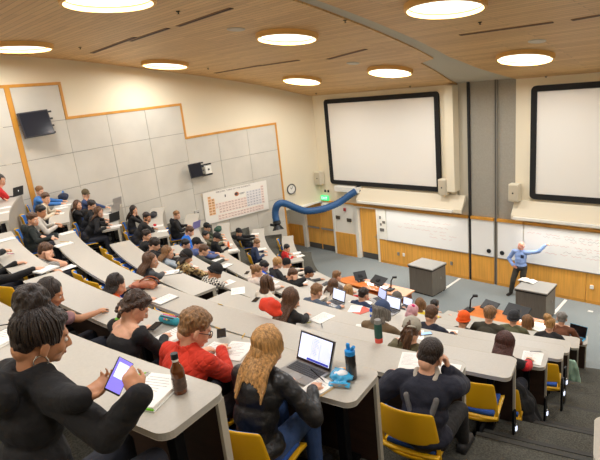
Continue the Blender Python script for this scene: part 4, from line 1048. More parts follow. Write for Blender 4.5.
    if bare_back:
        mb.rcone(hipC+V(0, -.01, .1), hipC*.5+mid*.5, .128*k_, .122*k_); mb.ell(mid+Mt@V(0, .0, .06), (.15*k_, .113, .075), Mt); mb.ell(chest+Mt@V(0, .0, -.01), (.168*k_, .124, .125), Mt); mb.ell(chest+Mt@V(0, .06, .03), (.15, .06, .1), Mt)
        for g in (-1, 1): mb.rcone(sh[g]*.86+nb*.14-spine*.03, sh[g], .062, .066)
    else:
        mb.ell(hipC+V(0, -.01, .03), (.175*b_, .132*b_, .095)); mb.rcone(hipC+V(0, -.012, .05), mid, .132*k_*b_, .124*k_*b_); mb.ell(mid, (.152*k_*b_, .115*b_, .14), Mt); mb.ell(chest, (.168*k_*b_, .118*b_, .155), Mt)
        mb.rcone(sh[-1]*.9+sh[1]*.1, sh[1]*.9+sh[-1]*.1, .07*b_, .07*b_); mb.rcone(nb-spine*.015, nb*.5+sh[1]*.5, .058, .064); mb.rcone(nb-spine*.015, nb*.5+sh[-1]*.5, .058, .064)
    for g in (-1, 1):
        r0, r1, r2 = (.064*b_*bulk, .056*b_*bulk, .043*b_*bulk)
        if sleeve == 'short':
            mb.rcone(sh[g], sh[g]+(El[g]-sh[g])*.55, .066, .064)
        elif sleeve != 'none':
            mb.rcone(sh[g], El[g], r0*k_, r1*k_); mb.rcone(El[g], W[g]-hd[g]*.01, r1*k_, r2*k_)
    if hood:
        for a in np.linspace(-1.7, 1.3, 8):
            mb.rcone(nb+V(math.sin(a)*.085, -math.cos(a)*.085-.005, .0-.01*math.cos(a)), nb+V(math.sin(a+.5)*.085, -math.cos(a+.5)*.085-.005, .0-.01*math.cos(a+.5)), .048, .048)
        mb.ell(nb+V(0, -.14, -.02), (.13, .062, .1), Mt); mb.ell(nb+V(0, -.13, .02), (.11, .05, .05), Mt)
    if collar:
        for a in np.linspace(-2.7, 2.7, 11): mb.rcone(nb+V(math.sin(a)*.066, -math.cos(a)*.066-.004, .012), nb+V(math.sin(a)*.06, -math.cos(a)*.06-.004, .05), .018, .013, 8)
    amp = (.008 if vox < .01 else .004)
    me = solid(mb, max(vox*.95, .008), 9 if vox < .01 else 4, (amp, 12, (1, 1, 1.5)))
    link(kind, me, tmat, root)
    # ---- hair
    ht, hc = hair; s = s*1.07
    if hat and ht == 'short': ht = 'buzz'
    hm_ = hairmat(hc); q = lambda x, y, z: H+Hm@(V(x, y, z)*s); near = vox < .01; hs = s*1.035
    bb = (nb+V(0, 0, .01), .25, .18)
    if ht in ('short', 'curlytop'):
        mb = MB(); short_hair(mb, H, Hm, hs, 1.02 if ht == 'short' else 1.1, n=160 if near else 40, seed=seed); link('hair', solid(mb, .007 if near else .011, 1, (.004, 60, (1, 1, 1))), hm_, root)
    elif ht == 'buzz':
        mb = MB(); q2 = lambda x, y, z: H+Hm@(V(x, y, z)*hs)
        mb.ell(q2(0, -.019, .03), [.0775*hs, .0945*hs, .0835*hs], Hm, 24, 16); mb.ell(q2(0, -.055, -.015), [.066*hs, .05*hs, .06*hs], Hm, 20, 12); link('hair', solid(mb, .006, 2, (.0025, 120, (1, 1, 1))), hm_, root)
    elif ht in ('long', 'bob'):
        mb = MB(); mb.ell(q(0, -.021, .034 if not hat else .0), [.083*s, .097*s, .088*s], Hm); mb.ell(q(0, -.055, -.04), [.07*s, .055*s, .08*s], Hm)
        L_ = hairlen if ht == 'long' else .12
        for u in np.linspace(0, 1, 5): mb.ell(q(0, -.06, -.04)*(1)+V(0, -.03*u, -L_*.8*u*s), [(.075+.03*u)*s, .04*s, .06*s])
        o = link('hair', solid(mb, .009 if near else .013, 3, (.006, 34, (1, 1, .25))), hm_, root)
        mb = MB(); hair_strands(mb, H, Hm, hs, L_, None if ht == 'bob' else bb, n=nst*2 if near else nst//2, spine=spine, top=.25 if hat else 1.45, spread=spread, wave=wave, seed=seed, r=.011 if near else .015); mb.build('hair_locks', hm_, o, sm=1, fix=False)
    elif ht in ('bun', 'topbun'):
        mb = MB(); short_hair(mb, H, Hm, hs, 1.03, n=20, seed=seed); c = q(0, -.1, .06) if ht == 'bun' else q(-.035, -.055, .125); R_ = .042 if ht == 'bun' else .06
        mb.ell(c, [R_*s*1.1, R_*s, R_*s*.9], Hm)
        for i in range(26 if near else 8):
            a, b = rs.uniform(0, 2*PI), rs.uniform(-1, 1); ax = nrm(rs.normal(size=3)); u_ = nrm(np.cross(ax, V(0, 0, 1)+.01)); v_ = np.cross(ax, u_); rr = R_*s*1.05
            pts = [c+(u_*math.cos(a+t)+v_*math.sin(a+t))*rr for t in np.linspace(0, 2.6, 7)]; mb.tube(pts, .009*s, 6)
        o = link('hair', solid(mb, .0065 if near else .011, 1, (.005, 60, (1, 1, .6))), hm_, root)
        if near:
            mb = MB()
            for i in range(90):
                az = rs.uniform(-2.4, 2.4); p0 = V(math.sin(az)*.08, -math.cos(az)*.095-.02, -.01-.05*(abs(az) < 1.2)*rs.rand()); p1 = V(0, -.055, .11)
                pts = []
                for t in np.linspace(0, 1, 7):
                    m_ = p0*(1-t)+p1*t; m_ = m_-V(0, -.02, .03); m_ = nrm(m_)*(.092+.006*rs.rand()); pts.append(H+Hm@((m_+V(0, -.02, .03))*hs))
                mb.tube(pts, [.006*s]*6+[.003*s], 5)
            mb.build('swept_locks', hm_, o, sm=1, fix=False)
    elif ht == 'braid':
        mb = MB(); short_hair(mb, H, Hm, hs, 1.01, n=30, seed=seed)
        for sx in (-1, 1):
            path = [V(sx*.03, .06, .095), V(sx*.06, .02, .09), V(sx*.082, -.02, .06), V(sx*.086, -.055, .02), V(sx*.07, -.085, -.03), V(sx*.055, -.095, -.075), V(sx*.05, -.085, -.12)]
            pts = [];
            for i in range(len(path)-1):
                for u in np.linspace(0, 1, 4)[:-1]: pts.append(path[i]*(1-u)+path[i+1]*u)
            for i, p in enumerate(pts): mb.ell(q(*p)+Hm@V((.006 if i % 2 else -.006), 0, 0), [.018*s, .017*s, .014*s], Hm@Rx(.6 if i % 2 else -.6), 10, 8)
        o = link('hair', solid(mb, .006, 1, (.004, 70, (1, 1, 1))), hm_, root)
        mb = MB(); c = q(.05, -.085, -.125); mb.tube([c+V(.016*math.cos(a), .016*math.sin(a), 0) for a in np.linspace(0, 2*PI, 12)], .006, 6); mb.build('hair_tie', mat('green_hair_tie', (120, 200, 40), .5), root, sm=1)
    elif ht == 'ponytail':
        mb = MB(); short_hair(mb, H, Hm, hs, 1.02, n=20, seed=seed)
        for g_ in (0,):
            b0 = q(0, -.1, -.01)
            for i in range(34): 
                o_ = rs.normal(size=3)*.02; pts = [b0+o_*.3, b0+Hm@V(0, -.05, -.02)+o_, b0+V(-.03, -.06, -.12)+o_*1.6, b0+V(-.05, -.03, -.24)+o_*2.]; mb.tube(pts, [.012, .014, .012, .004], 6)
        link('hair', solid(mb, .009, 1, (.005, 50, (1, 1, .4))), hm_, root)
    if beard:
        mb = MB(); mb.ell(q(0, .055, -.085), [.05*s, .046*s, .034*s], Hm); mb.ell(q(-.05, .02, -.06), [.016*s, .04*s, .05*s], Hm); mb.ell(q(.05, .02, -.06), [.016*s, .04*s, .05*s], Hm); link('beard', solid(mb, .009, 1), hm_, root)
    # ---- hats
    if hat:
        hk, hrgb = hat[:2]; hm2 = cloth('hat_%d_%d_%d' % hrgb, hrgb)
        if hk == 'beanie':
            mb = MB(); mb.ell(q(0, -.018, .042), [.09*s, .106*s, .095*s], Hm); mb.ell(q(0, -.04, .005), [.086*s, .088*s, .058*s], Hm); o = link('beanie', solid(mb, .008, 2, (.003, 40, (1, 1, .2))), hm2, root)
            mb = MB(); ring = [q(.092*math.cos(a), -.024+.106*math.sin(a), -.005+.03*math.sin(a)) for a in np.linspace(0, 2*PI, 25)]; mb.tube(ring, .013*s, 8); mb.build('beanie_cuff', hm2, o, sm=1)
        elif hk == 'cap':
            back = -1 if len(hat) > 2 and hat[2] == 'back' else 1
            mb = MB(); mb.ell(q(0, -.014, .044), [.091*s, .108*s, .094*s], Hm); o = link('cap', solid(mb, .008, 2), hm2, root)
            mb = MB(); rows_ = []
            for i in range(9):
                a = -1+2*i/8; rows_.append([q(.07*a*(1-.25*v), back*(.06+.04*math.sqrt(max(0, 1-a*a))*.9+.075*v*math.sqrt(max(0.05, 1-a*a))), .045-.02*v-.014*a*a) for v in (0, .5, 1)])
            mb.grid(rows_); oo = mb.build('brim', hm2, o, sm=1); so = oo.modifiers.new('s', 'SOLIDIFY'); so.thickness = .006
            mb = MB(); mb.ell(q(0, -.012, .137), [.009*s]*3); mb.build('cap_button', hm2, o, sm=1)
        elif hk == 'hijab':
            mb = MB(); mb.ell(q(0, -.02, .02), [.094*s, .105*s, .105*s], Hm); mb.ell(q(0, -.05, -.08), [.085*s, .08*s, .1*s], Hm); mb.ell(nb+V(0, -.03, -.0), (.13, .11, .09)); link('hijab', solid(mb, .01, 3, (.006, 25, (1, 1, .6))), hm2, root)
            mb = MB(); mb.ell(q(.03, -.06, .09), [.035*s, .03*s, .03*s], Hm); mb.build('hijab_knot', cloth('hijab_knot', (214, 40, 110)), root, sm=1)
    if face:
        for sx in (-1, 1):
            mb = MB(); mb.ell(q(sx*.03, .0835, -.012), [.012*s, .009*s, .0085*s], Hm); o = mb.build('eye', mat('eye_white', (232, 226, 220), .3), root, sm=1)
            mb = MB(); mb.ell(q(sx*.03, .0905, -.013), [.006*s, .004*s, .006*s], Hm); mb.build('iris', mat('eye_dark', (46, 32, 26), .3), o, sm=1)
            mb = MB(); mb.rcone(q(sx*.015, .092, .012), q(sx*.048, .076, .013), .0045*s, .003*s); mb.build('eyebrow', hm_, root, sm=1)
        mb = MB(); mb.ell(q(0, .101, -.0715), [.021*s, .006*s, .007*s], Hm); mb.build('lips', mat('lip_'+sk, tuple(int(v*w) for v, w in zip(SK[sk], (.86, .66, .66))), .5), root, sm=1)
    if glasses:
        mb = MB()
        for sx in (-1, 1): mb.tube([q(sx*.032+.022*math.cos(a), .1, -.012+.018*math.sin(a)) for a in np.linspace(0, 2*PI, 15)], .003, 6); mb.tube([q(sx*.054, .098, -.008), q(sx*.076, .05, -.006), q(sx*.08, -.01, -.008), q(sx*.079, -.025, -.02)], .003, 6)
        mb.tube([q(-.01, .101, -.008), q(.01, .101, -.008)], .003, 6); mb.build('glasses', M_black, root, sm=1)
    PEOPLE[id] = dict(root=root, H=H, Hm=Hm, s=s, W=W, hd=hd, nb=nb, Mt=Mt, loc=loc, Rw=Rw, hip=hip, th=th, eh=eh, row=row, q=q, El=El, sh=sh)
    if chair: chair_at(row, th, eh, chair_label or 'yellow lecture chair under the %s' % (thing_label or label), yaw)
    return PEOPLE[id]
# ================================================================ the audience
R_ = math.radians
BLK = (30, 29, 30)
_person = person
def person(id, label, *a, **k):
    w = label.split(); sh = ' '.join(w[:11])
    k.setdefault('chair_label', 'chair holding the '+sh)
    return _person(id, label, *a, **k)
# --- first row
person('hood', 'person in black hoodie with high messy bun and hoop earring, typing on a phone', 42, 334, 1, .70, head=(R_(-12), R_(-22), R_(6)), top=('hoodie', 'black_fleece', (24, 23, 25), 'plain'), hair=('topbun', 'dark'), sk='tan', vox=.0075, hood=True, female=True,
       hands={'R': (127, 373, 1.99, 0, 0), 'L': (108, 384, 2.02, 0, 0)}, bulk=1.1, hdirs={'R': at_t(124, 368, 2.02)-at_t(139, 395, 1.98), 'Rn': at_t(118, 376, 2.1)-at_t(130, 372, 1.95), 'L': at_t(112, 378, 2.02)-at_t(94, 390, 1.98), 'Ln': V(.3, .2, 1)}, poles={'R': (.7, .1, -.8), 'L': (-.8, -.3, -.6)}, sleeve='puffy', face=True)
# --- second row
person('wavy', 'person with long dark wavy hair and mauve top reaching along the second desk', 51, 292, 2, .74, head=(R_(-30), R_(-30), 0), top=('top', 'mauve_knit', (150, 112, 116), 'plain'), hair=('long', 'dark'), sk='tan', vox=.009, female=True, wave=.012, hairlen=.24, hands={'R': (103, 309), 'L': (70, 312)}, sleeve='short', face=True)
person('braid', 'person in open-backed black top with braided brown hair and green tie', 136, 306, 2, .60, head=(R_(-22), R_(-42), R_(4)), top=('top', 'black_rib', (26, 25, 27), 'plain'), hair=('braid', 'dkbrown'), sk='light', vox=.0075, female=True, hands={'R': (166, 334), 'L': (150, 326)}, bare_back=True, face=True)
person('redj', 'person in red quilted jacket with short sandy hair and glasses, holding a phone', 196, 327, 2, .62, head=(R_(-28), R_(-30), R_(2)), top=('jacket', 'red_quilt', (206, 50, 26), 'quilt'), hair=('short', 'sandy'), sk='light', vox=.0075, hands={'R': (222, 346, .07, 0), 'L': (208, 349, .05, 0)}, collar=True, face=True, glasses=True, sleeve='puffy')
person('blond', 'person with straight blond hair in black leather jacket writing beside the big laptop', 269, 346, 2, .58, head=(R_(-14), R_(-34), R_(0)), top=('jacket', 'black_leather', (26, 25, 26), 'leather'), hair=('long', 'blond'), sk='light', vox=.0075, female=True, hairlen=.19, spread=1.6, hands={'R': (316, 384), 'L': (290, 380)}, nst=130, pants=((58, 84, 132), 'blue_denim'), sleeve='puffy', yaw=R_(4))
person('edgea', 'person in black sleeves at the picture edge reaching to a notebook', -13, 262, 2, .66, head=(R_(-20), R_(-30), 0), top=('sweater', 'black_sweater', (24, 23, 24), 'plain'), hair=('short', 'dark'), sk='light', vox=.01, hands={'R': (42, 267), 'L': (22, 262)})
person('edgeb', 'person at the picture edge in black sleeves with a dark wristwatch', -22, 236, 2, .60, head=(R_(-20), R_(-30), 0), top=('sweater', 'black_sweater', (24, 23, 24), 'plain'), hair=('short', 'dark'), sk='light', vox=.01, hands={'R': (18, 249), 'L': (4, 251)})
p = PEOPLE['edgeb']; c = p['W'][1]-p['hd'][1]*.02; u_ = nrm(np.cross(p['hd'][1], V(0, 0, 1))); v_ = np.cross(p['hd'][1], u_)
mb = MB(); mb.tube([c+(u_*math.cos(a)+v_*math.sin(a))*.034 for a in np.linspace(0, 2*PI, 18)], .009, 6); mb.box(c+V(0, 0, .038), (.034, .034, .012)); mb.build('wristwatch', M_black, p['root'], sm=.8)
# --- third row
person('greenh', 'person in dark green hoodie at the end seat by the stepped wall aisle', 33, 219, 3, .66, hzp=1.13, head=(R_(-50), R_(-12), 0), top=('hoodie', 'dark_green_fleece', (38, 44, 42), 'plain'), hair=('short', 'brown'), sk='light', vox=.011, hood=True, hands={'R': (55, 238), 'L': (47, 240)}, face=True)
person('gtee', 'person in grey striped T-shirt resting face on one hand', 46, 251, 3, .80, head=(R_(-30), R_(-24), R_(-6)), top=('t_shirt', 'grey_stripe_knit', (150, 146, 140), 'stripe'), hair=('short', 'brown'), sk='light', vox=.01, sleeve='short', hands={'R': 'temple', 'L': (58, 271)}, face=True)
person('curly', 'person with long dark curls and orange sleeves writing beside the tan bag', 117, 284, 3, .72, head=(R_(-40), R_(-30), 0), top=('sweater', 'orange_knit', (232, 92, 28), 'plain'), hair=('long', 'dark'), sk='light', vox=.009, female=True, wave=.016, hairlen=.2, hands={'R': (153, 298), 'L': (140, 296)})
person('navy', 'person in navy jacket with grey hood, cropped dark hair, propping the head on a fist', 431, 354, 3, .62, head=(R_(-8), R_(-26), R_(6)), top=('jacket', 'navy_shell', (34, 36, 50), 'plain'), hair=('buzz', 'dark'), sk='light', vox=.0075, hands={'R': 'temple', 'L': (394, 371)}, bulk=1.15, sleeve='puffy', pants=((44, 42, 42), 'dark_twill'), shoes=(40, 38, 38), feet={'R': (463, 440), 'L': (424, 440)}, yaw=R_(4), chair=False)
p = PEOPLE['navy']; mb = MB(); nb = p['nb']
for a in np.linspace(-1.9, 1.9, 9): mb.rcone(nb+V(math.sin(a)*.08, -math.cos(a)*.085-.005, .018-.03*math.cos(a)), nb+V(math.sin(a+.45)*.08, -math.cos(a+.45)*.085-.005, .018-.03*math.cos(a+.45)), .024, .024)
mb.ell(nb+V(0, -.115, -.055), (.06, .035, .06)); mb.build('hood_lining', cloth('grey_lining', (176, 168, 154)), p['root'], sm=1)
mb = MB()
for g in (-1, 1): mb.rcone(nb+V(g*.11, -.165, -.08), nb+V(g*.06, -.2, -.26), .022, .02); mb.rcone(nb+V(g*.06, -.2, -.26), nb+V(0, -.205, -.32), .02, .016)
mb.build('grey_inset', cloth('grey_inset', (112, 110, 108)), p['root'], sm=1)
# --- fourth row
person('ghood', 'person with long brown hair in charcoal sweater beside the tan bag', 151, 260, 4, .66, head=(R_(-45), R_(-14), 0), top=('sweater', 'charcoal_knit', (70, 72, 76), 'plain'), hair=('long', 'brown'), sk='light', female=True, vox=.011, hairlen=.24, hands={'R': (170, 271), 'L': (160, 275)}, face=True)
person('str32', 'person with very long straight brown hair beside the red coat', 292, 298, 4, .46, head=(R_(-10), R_(-24), 0), top=('top', 'black_knit', (34, 32, 32), 'plain'), hair=('long', 'brown'), sk='light', female=True, vox=.0095, hairlen=.42, nst=130, hands={'R': (308, 313), 'L': (296, 314)}, ehip=.8)
person('capg', 'person in backward pale grey cap with brown ponytail and olive jacket', 412, 330, 4, .58, head=(R_(16), R_(-30), R_(0)), top=('jacket', 'olive_canvas', (92, 84, 56), 'plain'), hair=('ponytail', 'brown'), sk='light', female=True, vox=.0095, hat=('cap', (172, 166, 150), 'back'), hands={'R': (412, 348), 'L': (398, 338)})
# --- fifth row
person('girl12', 'person with light brown hair and pale blue top beside the leopard coat', 168, 252, 5, .78, head=(R_(-40), R_(-20), 0), top=('top', 'pale_blue_knit', (170, 182, 192), 'plain'), hair=('long', 'ltbrown'), sk='light', female=True, hairlen=.2, face=True)
person('camo', 'person in leopard-spotted coat with black beanie', 187, 256, 5, .72, head=(R_(-30), R_(-34), 0), top=('coat', 'leopard_fur', (160, 130, 84), 'camo'), hair=('long', 'dark'), sk='light', female=True, hairlen=.1, hat=('beanie', (30, 28, 28)), sleeve='puffy')
person('plaid', 'person in black and white checked shirt with dark beanie bent over a page', 216, 271, 5, .72, head=(R_(-30), R_(-46), 0), top=('shirt', 'check_flannel', (200, 196, 188), 'plaid'), hair=('short', 'dark'), sk='tan', hat=('beanie', (36, 35, 36)), hands={'R': (226, 282), 'L': (216, 286)}, vox=.011)
person('bob30', 'person with brown bob hair in white sweater behind the red coat', 268, 283, 5, .62, head=(R_(0), R_(-20), 0), top=('sweater', 'white_knit', (226, 216, 200), 'plain'), hair=('bob', 'brown'), sk='light', female=True)
person('dk10', 'person in black jacket with short dark hair, end seat of the fifth row', 147, 235, 5, .72, head=(R_(-50), R_(-12), 0), hair=('short', 'dark'), face=True)
person('dk11', 'person in black jacket with dark tousled hair, second seat of the fifth row', 155, 244, 5, .78, head=(R_(-30), R_(-30), 0), hair=('curlytop', 'dark'))
person('maroon', 'person with reddish dark hair and black jacket with red sleeve, beside the stepped aisle', 505, 343, 5, .76, head=(R_(-6), R_(-34), 0), top=('jacket', 'black_red_jacket', (34, 32, 33), 'plain'), hair=('long', 'maroon'), sk='light', female=True, vox=.0095, hairlen=.16, hands={'R': (529, 358), 'L': (512, 361)})
p = PEOPLE['maroon']; mb = MB(); a, b = p['sh'][1], p['El'][1]; mb.rcone(a*.6+b*.4+V(.03, -.03, 0), b, .05, .06); mb.rcone(b, b*.55+p['W'][1]*.45, .058, .052); mb.build('red_sleeve', cloth('red_sleeve', (206, 36, 44)), p['root'], sm=1)
person('bcap40', 'person with grey-brown hair and blue cap beside the open laptop', 382, 311, 5, .62, head=(R_(-10), R_(-26), 0), top=('jacket', 'brown_canvas', (112, 92, 66), 'plain'), hair=('bob', 'grey'), sk='light', hat=('cap', (62, 78, 112)))
# --- sixth row
person('d17', 'person with dark hair and blue scarf, end seat of the sixth row', 186, 244, 6, .80, hzp=1.12, head=(R_(-40), R_(-20), 0), top=('jacket', 'slate_blue_jacket', (78, 92, 140), 'plain'), hair=('short', 'black'))
person('cap16', 'person in black cap with pale blue jacket between two dark-haired people', 197, 243, 6, .74, head=(R_(-40), R_(-10), 0), top=('jacket', 'denim_blue_jacket', (92, 108, 158), 'plain'), hair=('short', 'dark'), hat=('cap', (28, 27, 28)), face=True)
person('d15', 'person in grey-green jacket with brown hair behind the checked shirt', 204, 250, 6, .70, head=(R_(-20), R_(-30), 0), top=('jacket', 'grey_green_jacket', (72, 74, 68), 'plain'), hair=('short', 'brown'))
person('bun26', 'person with small brown bun and white printed top', 257, 271, 6, .66, head=(R_(-40), R_(-16), 0), top=('top', 'white_print_top', (228, 214, 204), 'plain'), hair=('bun', 'ltbrown'), female=True, face=True)
person('d27', 'person slumped forward in bright blue jacket with dark hair', 264, 266, 7, .92, side=-.3, head=(R_(-30), R_(-40), 0), top=('jacket', 'bright_blue_shell', (30, 84, 204), 'plain'), hair=('short', 'black'), sleeve='puffy', hood=True, hands={'R': (279, 277), 'L': (262, 280)})
person('lap36', 'person with short brown hair in slate shirt behind the white-screened laptop', 317, 291, 6, .68, head=(R_(-8), R_(-24), 0), top=('shirt', 'slate_shirt', (84, 96, 112), 'plain'), hair=('short', 'ltbrown'), vox=.011)
person('brb44', 'person in dark navy sweater with thick brown hair, sixth row', 432, 314, 6, .60, head=(R_(-8), R_(-24), 0), top=('sweater', 'midnight_sweater', (34, 38, 54), 'plain'), hair=('short', 'brown'), vox=.011)
person('pink41', 'person in pale pink headscarf with magenta knot', 413, 311, 7, .70, head=(R_(-20), R_(-24), 0), top=('top', 'pink_top', (224, 176, 184), 'plain'), hair=('none', 'dark'), female=True, hat=('hijab', (226, 172, 178)))
person('blueguy', 'person in bright blue jacket by the wall desk looking down', 190, 231, 6, .60, hzp=1.14, head=(R_(-20), R_(-34), 0), top=('jacket', 'azure_shell', (26, 112, 214), 'plain'), hair=('short', 'brown'), sleeve='puffy')
person('stand', 'person in black hooded jacket sitting tall by the wall with open laptop', 177, 215, 6, .74, hzp=1.20, head=(R_(-50), R_(-8), 0), top=('jacket', 'black_hooded_jacket', (26, 26, 28), 'plain'), hair=('short', 'sandy'), hood=True, sleeve='puffy', face=True)
# --- seventh row
person('cap20', 'person in black cap and green jacket, wall desk of the seventh row', 207, 227, 7, .92, hzp=1.14, head=(R_(-45), R_(-10), 0), top=('jacket', 'forest_green_jacket', (62, 74, 58), 'plain'), hair=('short', 'dark'), hat=('cap', (26, 26, 27)), face=True)
person('d21', 'person with dark hair and khaki jacket beside the black-capped writer', 206, 235, 7, 1.02, hzp=1.06, head=(R_(-45), R_(-12), 0), top=('jacket', 'khaki_jacket', (112, 106, 84), 'plain'), hair=('short', 'black'), face=True)
person('cap22', 'person in black sweater and dark cap writing under the periodic chart', 217, 237, 7, .86, hzp=1.12, head=(R_(-45), R_(-26), 0), top=('sweater', 'black_sweater', (24, 23, 24), 'plain'), hair=('short', 'dark'), hat=('cap', (44, 42, 42)), face=True)
person('bl28', 'person with curly blond hair in black jacket, seventh row', 278, 263, 7, .46, side=.25, head=(R_(-10), R_(-20), 0), top=('jacket', 'black_jacket', (38, 36, 36), 'plain'), hair=('curlytop', 'blond'))
person('blky31', 'person with brown hair in black and yellow sweater leaning on one hand', 293, 274, 7, .66, head=(R_(-45), R_(-30), 0), top=('sweater', 'black_sweater', (24, 23, 24), 'plain'), hair=('short', 'brown'), hands={'R': 'temple'}, face=True)
p = PEOPLE['blky31']; mb = MB(); mb.ell(V(0, -.01, .66), (.185, .135, .05)); mb.build('yellow_hem', cloth('yellow_hem', (232, 196, 30)), p['root'], sm=1)
person('br34', 'person with brown hair to the shoulders in white top near the first table', 334, 285, 7, .58, head=(R_(-10), R_(-30), 0), top=('top', 'white_cotton', (222, 214, 202), 'plain'), hair=('long', 'brown'), female=True, hairlen=.12)
person('blr37', 'person with blond hair and red sweater before the first table', 349, 290, 8, .76, head=(R_(-10), R_(-24), 0), top=('sweater', 'red_sweater', (196, 36, 34), 'plain'), hair=('bob', 'blond'), female=True)
person('dk38', 'person in navy sweater with short black hair beside the blue bottle', 364, 294, 7, .56, head=(R_(-10), R_(-20), 0), top=('sweater', 'navy_sweater', (44, 56, 84), 'plain'), hair=('short', 'dark'))
person('orange', 'person in bright orange beanie', 464, 319, 7, .66, head=(R_(-4), R_(-20), 0), top=('jacket', 'dark_brown_jacket', (56, 46, 38), 'plain'), hair=('short', 'brown'), hat=('beanie', (240, 92, 20)))
person('jack', 'person in dark olive jacket with tousled sandy hair, second row from the tables', 490, 314, 7, .50, head=(R_(-2), R_(-16), 0), top=('jacket', 'dark_olive_jacket', (62, 58, 46), 'plain'), hair=('curlytop', 'sandy'), sleeve='puffy')
# --- eighth row
person('bk29', 'person in black beanie and white top, eighth row end seat', 287, 263, 8, .74, hzp=1.12, head=(R_(-20), R_(-20), 0), top=('top', 'white_cotton', (222, 214, 202), 'plain'), hair=('short', 'black'), hat=('beanie', (24, 23, 24)))
person('cap33', 'person in black cap and grey jacket near the carpet edge', 309, 272, 8, .70, head=(R_(-45), R_(-8), 0), top=('jacket', 'mid_grey_jacket', (92, 92, 92), 'plain'), hair=('short', 'black'), hat=('cap', (28, 28, 30)), sk='tan', face=True)
person('br35', 'person with light brown hair just before the tip of the first table', 337, 276, 8, .58, head=(R_(-10), R_(-16), 0), top=('top', 'grey_plaid_top', (130, 124, 122), 'plain'), hair=('short', 'ltbrown'))
person('gcap39', 'person in grey cap behind the small open laptop', 397, 298, 8, .62, head=(R_(-10), R_(-16), 0), top=('jacket', 'dark_grey_jacket', (64, 62, 60), 'plain'), hair=('short', 'brown'), hat=('cap', (104, 98, 90)))
person('br42', 'person with auburn hair and yellow collar', 421, 304, 8, .62, head=(R_(-4), R_(-16), 0), top=('top', 'yellow_top', (228, 206, 60), 'plain'), hair=('bob', 'ltbrown'), female=True)
person('dk43', 'person in blue jacket with short black hair just above the brown-haired navy sweater', 435, 305, 9, .66, head=(R_(-4), R_(-12), 0), top=('jacket', 'steel_blue_jacket', (52, 68, 104), 'plain'), hair=('short', 'black'))
person('navy24', 'person in navy sweater writing at the wall desk under the hose', 257, 243, 8, .92, hzp=1.14, head=(R_(-45), R_(-26), 0), top=('sweater', 'navy_sweater', (44, 56, 84), 'plain'), hair=('short', 'ltbrown'), face=True)
person('bcap23', 'person in black hood and cap leaning forward in a yellow chair under the chart', 239, 232, 8, 1.02, hzp=1.04, head=(R_(-45), R_(-10), 0), top=('hoodie', 'black_fleece', (24, 23, 25), 'plain'), hair=('short', 'dark'), hat=('cap', (28, 27, 28)), hood=True)
# --- front row
person('red25', 'person in red sweater at the wall desk next to the carpet', 287, 248, 9, .92, hzp=1.05, head=(R_(-45), R_(-16), 0), top=('sweater', 'red_sweater', (196, 36, 34), 'plain'), hair=('short', 'black'), face=True)
person('dbean', 'person in dark knitted beanie and olive sweater near the lowest row', 514, 317, 8, .5, head=(R_(-2), R_(-12), 0), top=('sweater', 'olive_sweater', (92, 92, 66), 'plain'), hair=('short', 'dark'), hat=('beanie', (52, 52, 54)))
person('br48', 'person with light brown hair between the dark beanie and the bun', 528, 321, 9, .60, head=(R_(-2), R_(-12), 0), top=('top', 'sage_top', (140, 136, 112), 'plain'), hair=('bob', 'ltbrown'))
person('bunb', 'person with blond bun and dark scarf beside the grey-haired person', 550, 324, 8, .54, head=(R_(-2), R_(-16), 0), top=('top', 'black_scarf_top', (34, 32, 34), 'plain'), hair=('topbun', 'blond'), female=True)
person('grey', 'person with grey hair in brown jacket beside the blue laptop', 562, 318, 9, .46, head=(R_(-2), R_(-12), 0), top=('jacket', 'brown_jacket', (110, 66, 42), 'plain'), hair=('short', 'grey'))
# --- desks by the wall
person('redgirl', 'person in red sweater with dark hair at the wall desk behind a black laptop', 1, 180, 2, .55, hzp=1.26, head=(R_(-40), R_(-20), 0), top=('sweater', 'red_sweater', (196, 36, 34), 'plain'), hair=('long', 'dark'), female=True, hairlen=.14, hands={'R': 'chin'}, face=True)
person('wh2', 'person in cream hoodie, face toward the aisle, beside the blue backpack', 46, 198, 3, .46, hzp=1.16, head=(R_(-60), R_(-12), 0), top=('hoodie', 'cream_fleece', (222, 206, 180), 'plain'), hair=('short', 'brown'), face=True)
person('wh1', 'person in blue shirt farther along the cream hoodie desk', 40, 191, 3, .70, hzp=1.16, head=(R_(-50), R_(-10), 0), top=('shirt', 'mid_blue_shirt', (66, 122, 190), 'plain'), hair=('short', 'ltbrown'), face=True)
person('dk3', 'person with dark hair in white shirt at the aisle end of the cream hoodie desk', 41, 211, 3, .62, hzp=1.14, head=(R_(-40), R_(-24), 0), top=('shirt', 'white_cotton', (222, 214, 202), 'plain'), hair=('short', 'black'), sk='tan')
person('cap5', 'person in tan and navy cap with blue sweater by the wall, fourth row', 86, 194, 4, .88, hzp=1.3, head=(R_(-50), R_(-6), 0), top=('sweater', 'denim_sweater', (66, 84, 124), 'plain'), hair=('short', 'ltbrown'), hat=('cap', (98, 84, 60)), hands={'R': 'chin'}, face=True)
person('long4', 'person with long brown hair in black beside the capped person by the wall', 78, 205, 4, .92, hzp=1.2, head=(R_(-50), R_(-8), 0), top=('top', 'black_knit', (34, 32, 32), 'plain'), hair=('long', 'brown'), female=True, hairlen=.3, face=True)
person('dk6', 'person with short dark hair in black hoodie, fourth-row wall desk', 92, 205, 4, .62, hzp=1.24, head=(R_(-45), R_(-24), 0), top=('hoodie', 'black_fleece', (24, 23, 25), 'plain'), hair=('short', 'dark'), hood=True, face=True)
person('girl7', 'person with brown hair in black hoodie turned to a black laptop at the aisle end', 99, 212, 4, .55, hzp=1.16, head=(R_(-50), R_(-20), 0), top=('hoodie', 'black_fleece', (24, 23, 25), 'plain'), hair=('long', 'brown'), female=True, hairlen=.16, hood=True, face=True)
